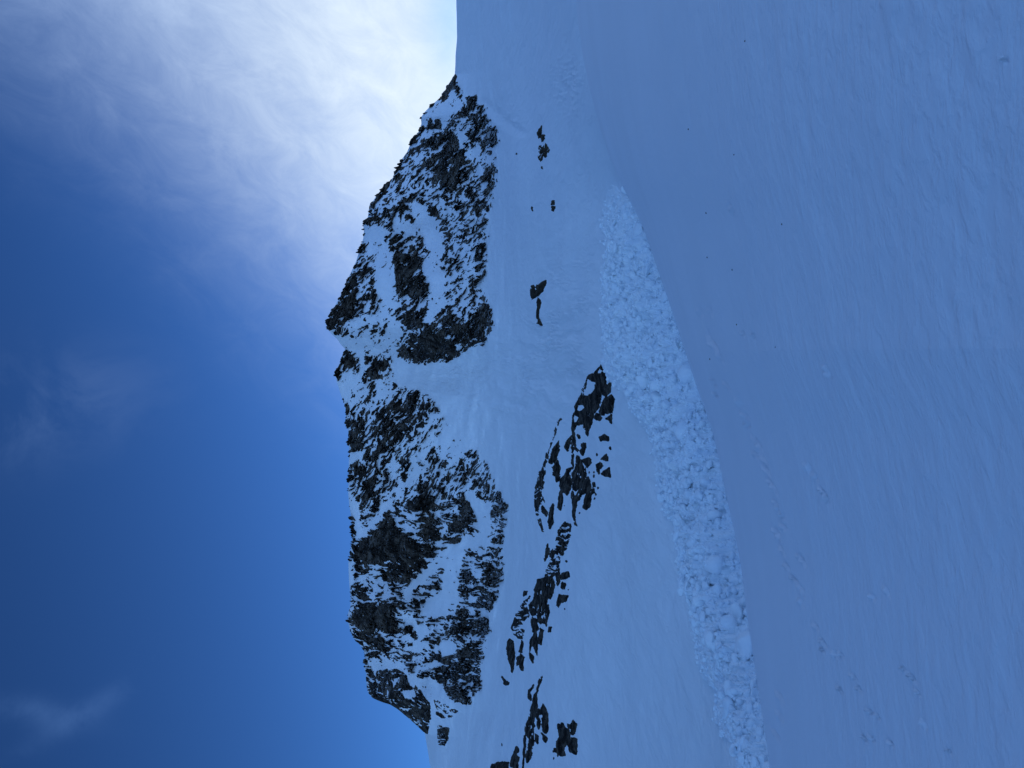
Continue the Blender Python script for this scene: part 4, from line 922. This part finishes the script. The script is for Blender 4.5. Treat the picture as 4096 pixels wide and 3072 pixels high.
for k in range(6):
    sel_k = np.arange(n_cl) % 6 == k; m_ = sel_k.sum()
    q = rc.normal(size=(m_, 4)); q /= np.linalg.norm(q, axis=1)[:, None]; w_, x_, y_, z_ = q.T
    Rm = np.stack([np.stack([1-2*(y_*y_+z_*z_), 2*(x_*y_-z_*w_), 2*(x_*z_+y_*w_)], -1), np.stack([2*(x_*y_+z_*w_), 1-2*(x_*x_+z_*z_), 2*(y_*z_-x_*w_)], -1), np.stack([2*(x_*z_-y_*w_), 2*(y_*z_+x_*w_), 1-2*(x_*x_+y_*y_)], -1)], 1)
    V0, F0 = base[k]
    Vk = np.einsum('nij,vj->nvi', Rm, V0) * rad[sel_k][:, None, None] + (pos[sel_k] + np.array([0, 0, 0.15]) * rad[sel_k][:, None])[:, None, :]
    Vs.append(Vk.reshape(-1, 3)); Fs.append((F0[None] + (np.arange(m_) * len(V0))[:, None, None]).reshape(-1, 3) + off); off += m_ * len(V0)
obj('snow_rubble', raw_mesh('snow_rubble', world(np.concatenate(Vs)), np.concatenate(Fs), M_DEBRIS, True), kind='stuff')
# countable blocks of snow
px_d, py_d = to_px(DPH)
cand = np.argwhere(DM > 12)
rb = np.random.default_rng(21)
protos = []
for k in range(14):
    V, F = blob(1.0, 200 + k, 3, (rb.uniform(.9, 1.3), rb.uniform(.8, 1.1), rb.uniform(.55, .9)), 0.16)
    protos.append(raw_mesh('snow_block', V, F, M_DEBRIS, True))
SPECIAL = [  # photo px, radius in px, label
    (3000, 2600, 62, 'biggest smooth snow slab, on the valley edge of the debris near the photo bottom'),
    (2930, 2830, 44, 'pale rounded snow block in the lowest end of the debris, away from the edge'),
    (2945, 2470, 46, 'broad snow slab just above the biggest smooth slab in the photo'),
    (2770, 1755, 30, 'flat light snow block on the valley edge halfway down the debris'),
    (2710, 1390, 30, 'large pale snow block on the valley edge, level with the tip of the layered outcrop'),
    (2560, 920, 30, 'large snow block high on the valley edge of the narrow upper debris'),
    (2595, 1080, 26, 'bright snow block inside the debris, halfway along its narrow upper part'),
    (2670, 1190, 28, 'tall snow block leaning out of the valley edge of the narrow upper debris'),
    (2790, 1760, 24, 'small cube-like snow block right beside the flat light block'),
    (2850, 2560, 34, 'tilted snow slab on the mountain side of the wide lower debris'),
]
def add_block(x, y, rad_px, label, group, seed):
    d = (px_d - x) ** 2 + (py_d - y) ** 2; d = np.where(DM > -5, d, 1e12)
    k = np.unravel_index(np.argmin(d), d.shape); p = DPH[k]
    rad = np.linalg.norm(p) / FPX * rad_px
    r0 = random.Random(seed)
    o = obj('snow_block', protos[seed % len(protos)])
    o.location = (p[0], p[1], p[2] + CAMZ + rad * 0.22); o.scale = (rad * r0.uniform(.85, 1.2), rad * r0.uniform(.85, 1.15), rad * r0.uniform(.7, 1.0))
    o.rotation_euler = (r0.uniform(-.5, .5), r0.uniform(-.5, .5), r0.uniform(0, 6.28))
    o['label'] = label; o['category'] = 'snow block'
    if group: o['group'] = group
for i, (x, y, s, lb) in enumerate(SPECIAL): add_block(x, y, s, lb, None, i + 3)
fr = front[cand[:, 0], cand[:, 1]]; yy = py_d[cand[:, 0], cand[:, 1]]
w = (0.08 + fr ** 2.2) * (np.abs(py_d[cand[:, 0], cand[:, 1]] - 1536) < 1560)
pick = cand[rb.choice(len(cand), 270, replace=False, p=w / w.sum())]
ZN = [(930, 'uppermost debris tip'), (1250, 'narrow upper debris'), (1550, 'debris beside the layered outcrop'), (1850, 'debris facing the domed rock'), (2150, 'debris facing the broken rock cluster'), (2450, 'debris facing the black bluff'), (2750, 'wide lower debris'), (9999, 'lowest debris by the photo bottom')]
for n_, (i, j) in enumerate(pick):
    x, y = px_d[i, j], py_d[i, j]
    f = front[i, j]
    s = rb.uniform(6, 13) * (0.7 + 1.0 * f) * np.interp(y, [700, 3000], [0.8, 1.35])
    zn = next(l for lim, l in ZN if y < lim)
    side = 'on the valley edge' if f > 0.75 else 'on the mountain side' if f < 0.3 else 'in the middle strip'
    big = 'large' if s > 19 else 'small' if s < 11 else 'middling'
    add_block(x, y, s, f'{big} snow block {side}, {zn}', f'{big} snow blocks {side}, {zn}', n_ + 40)
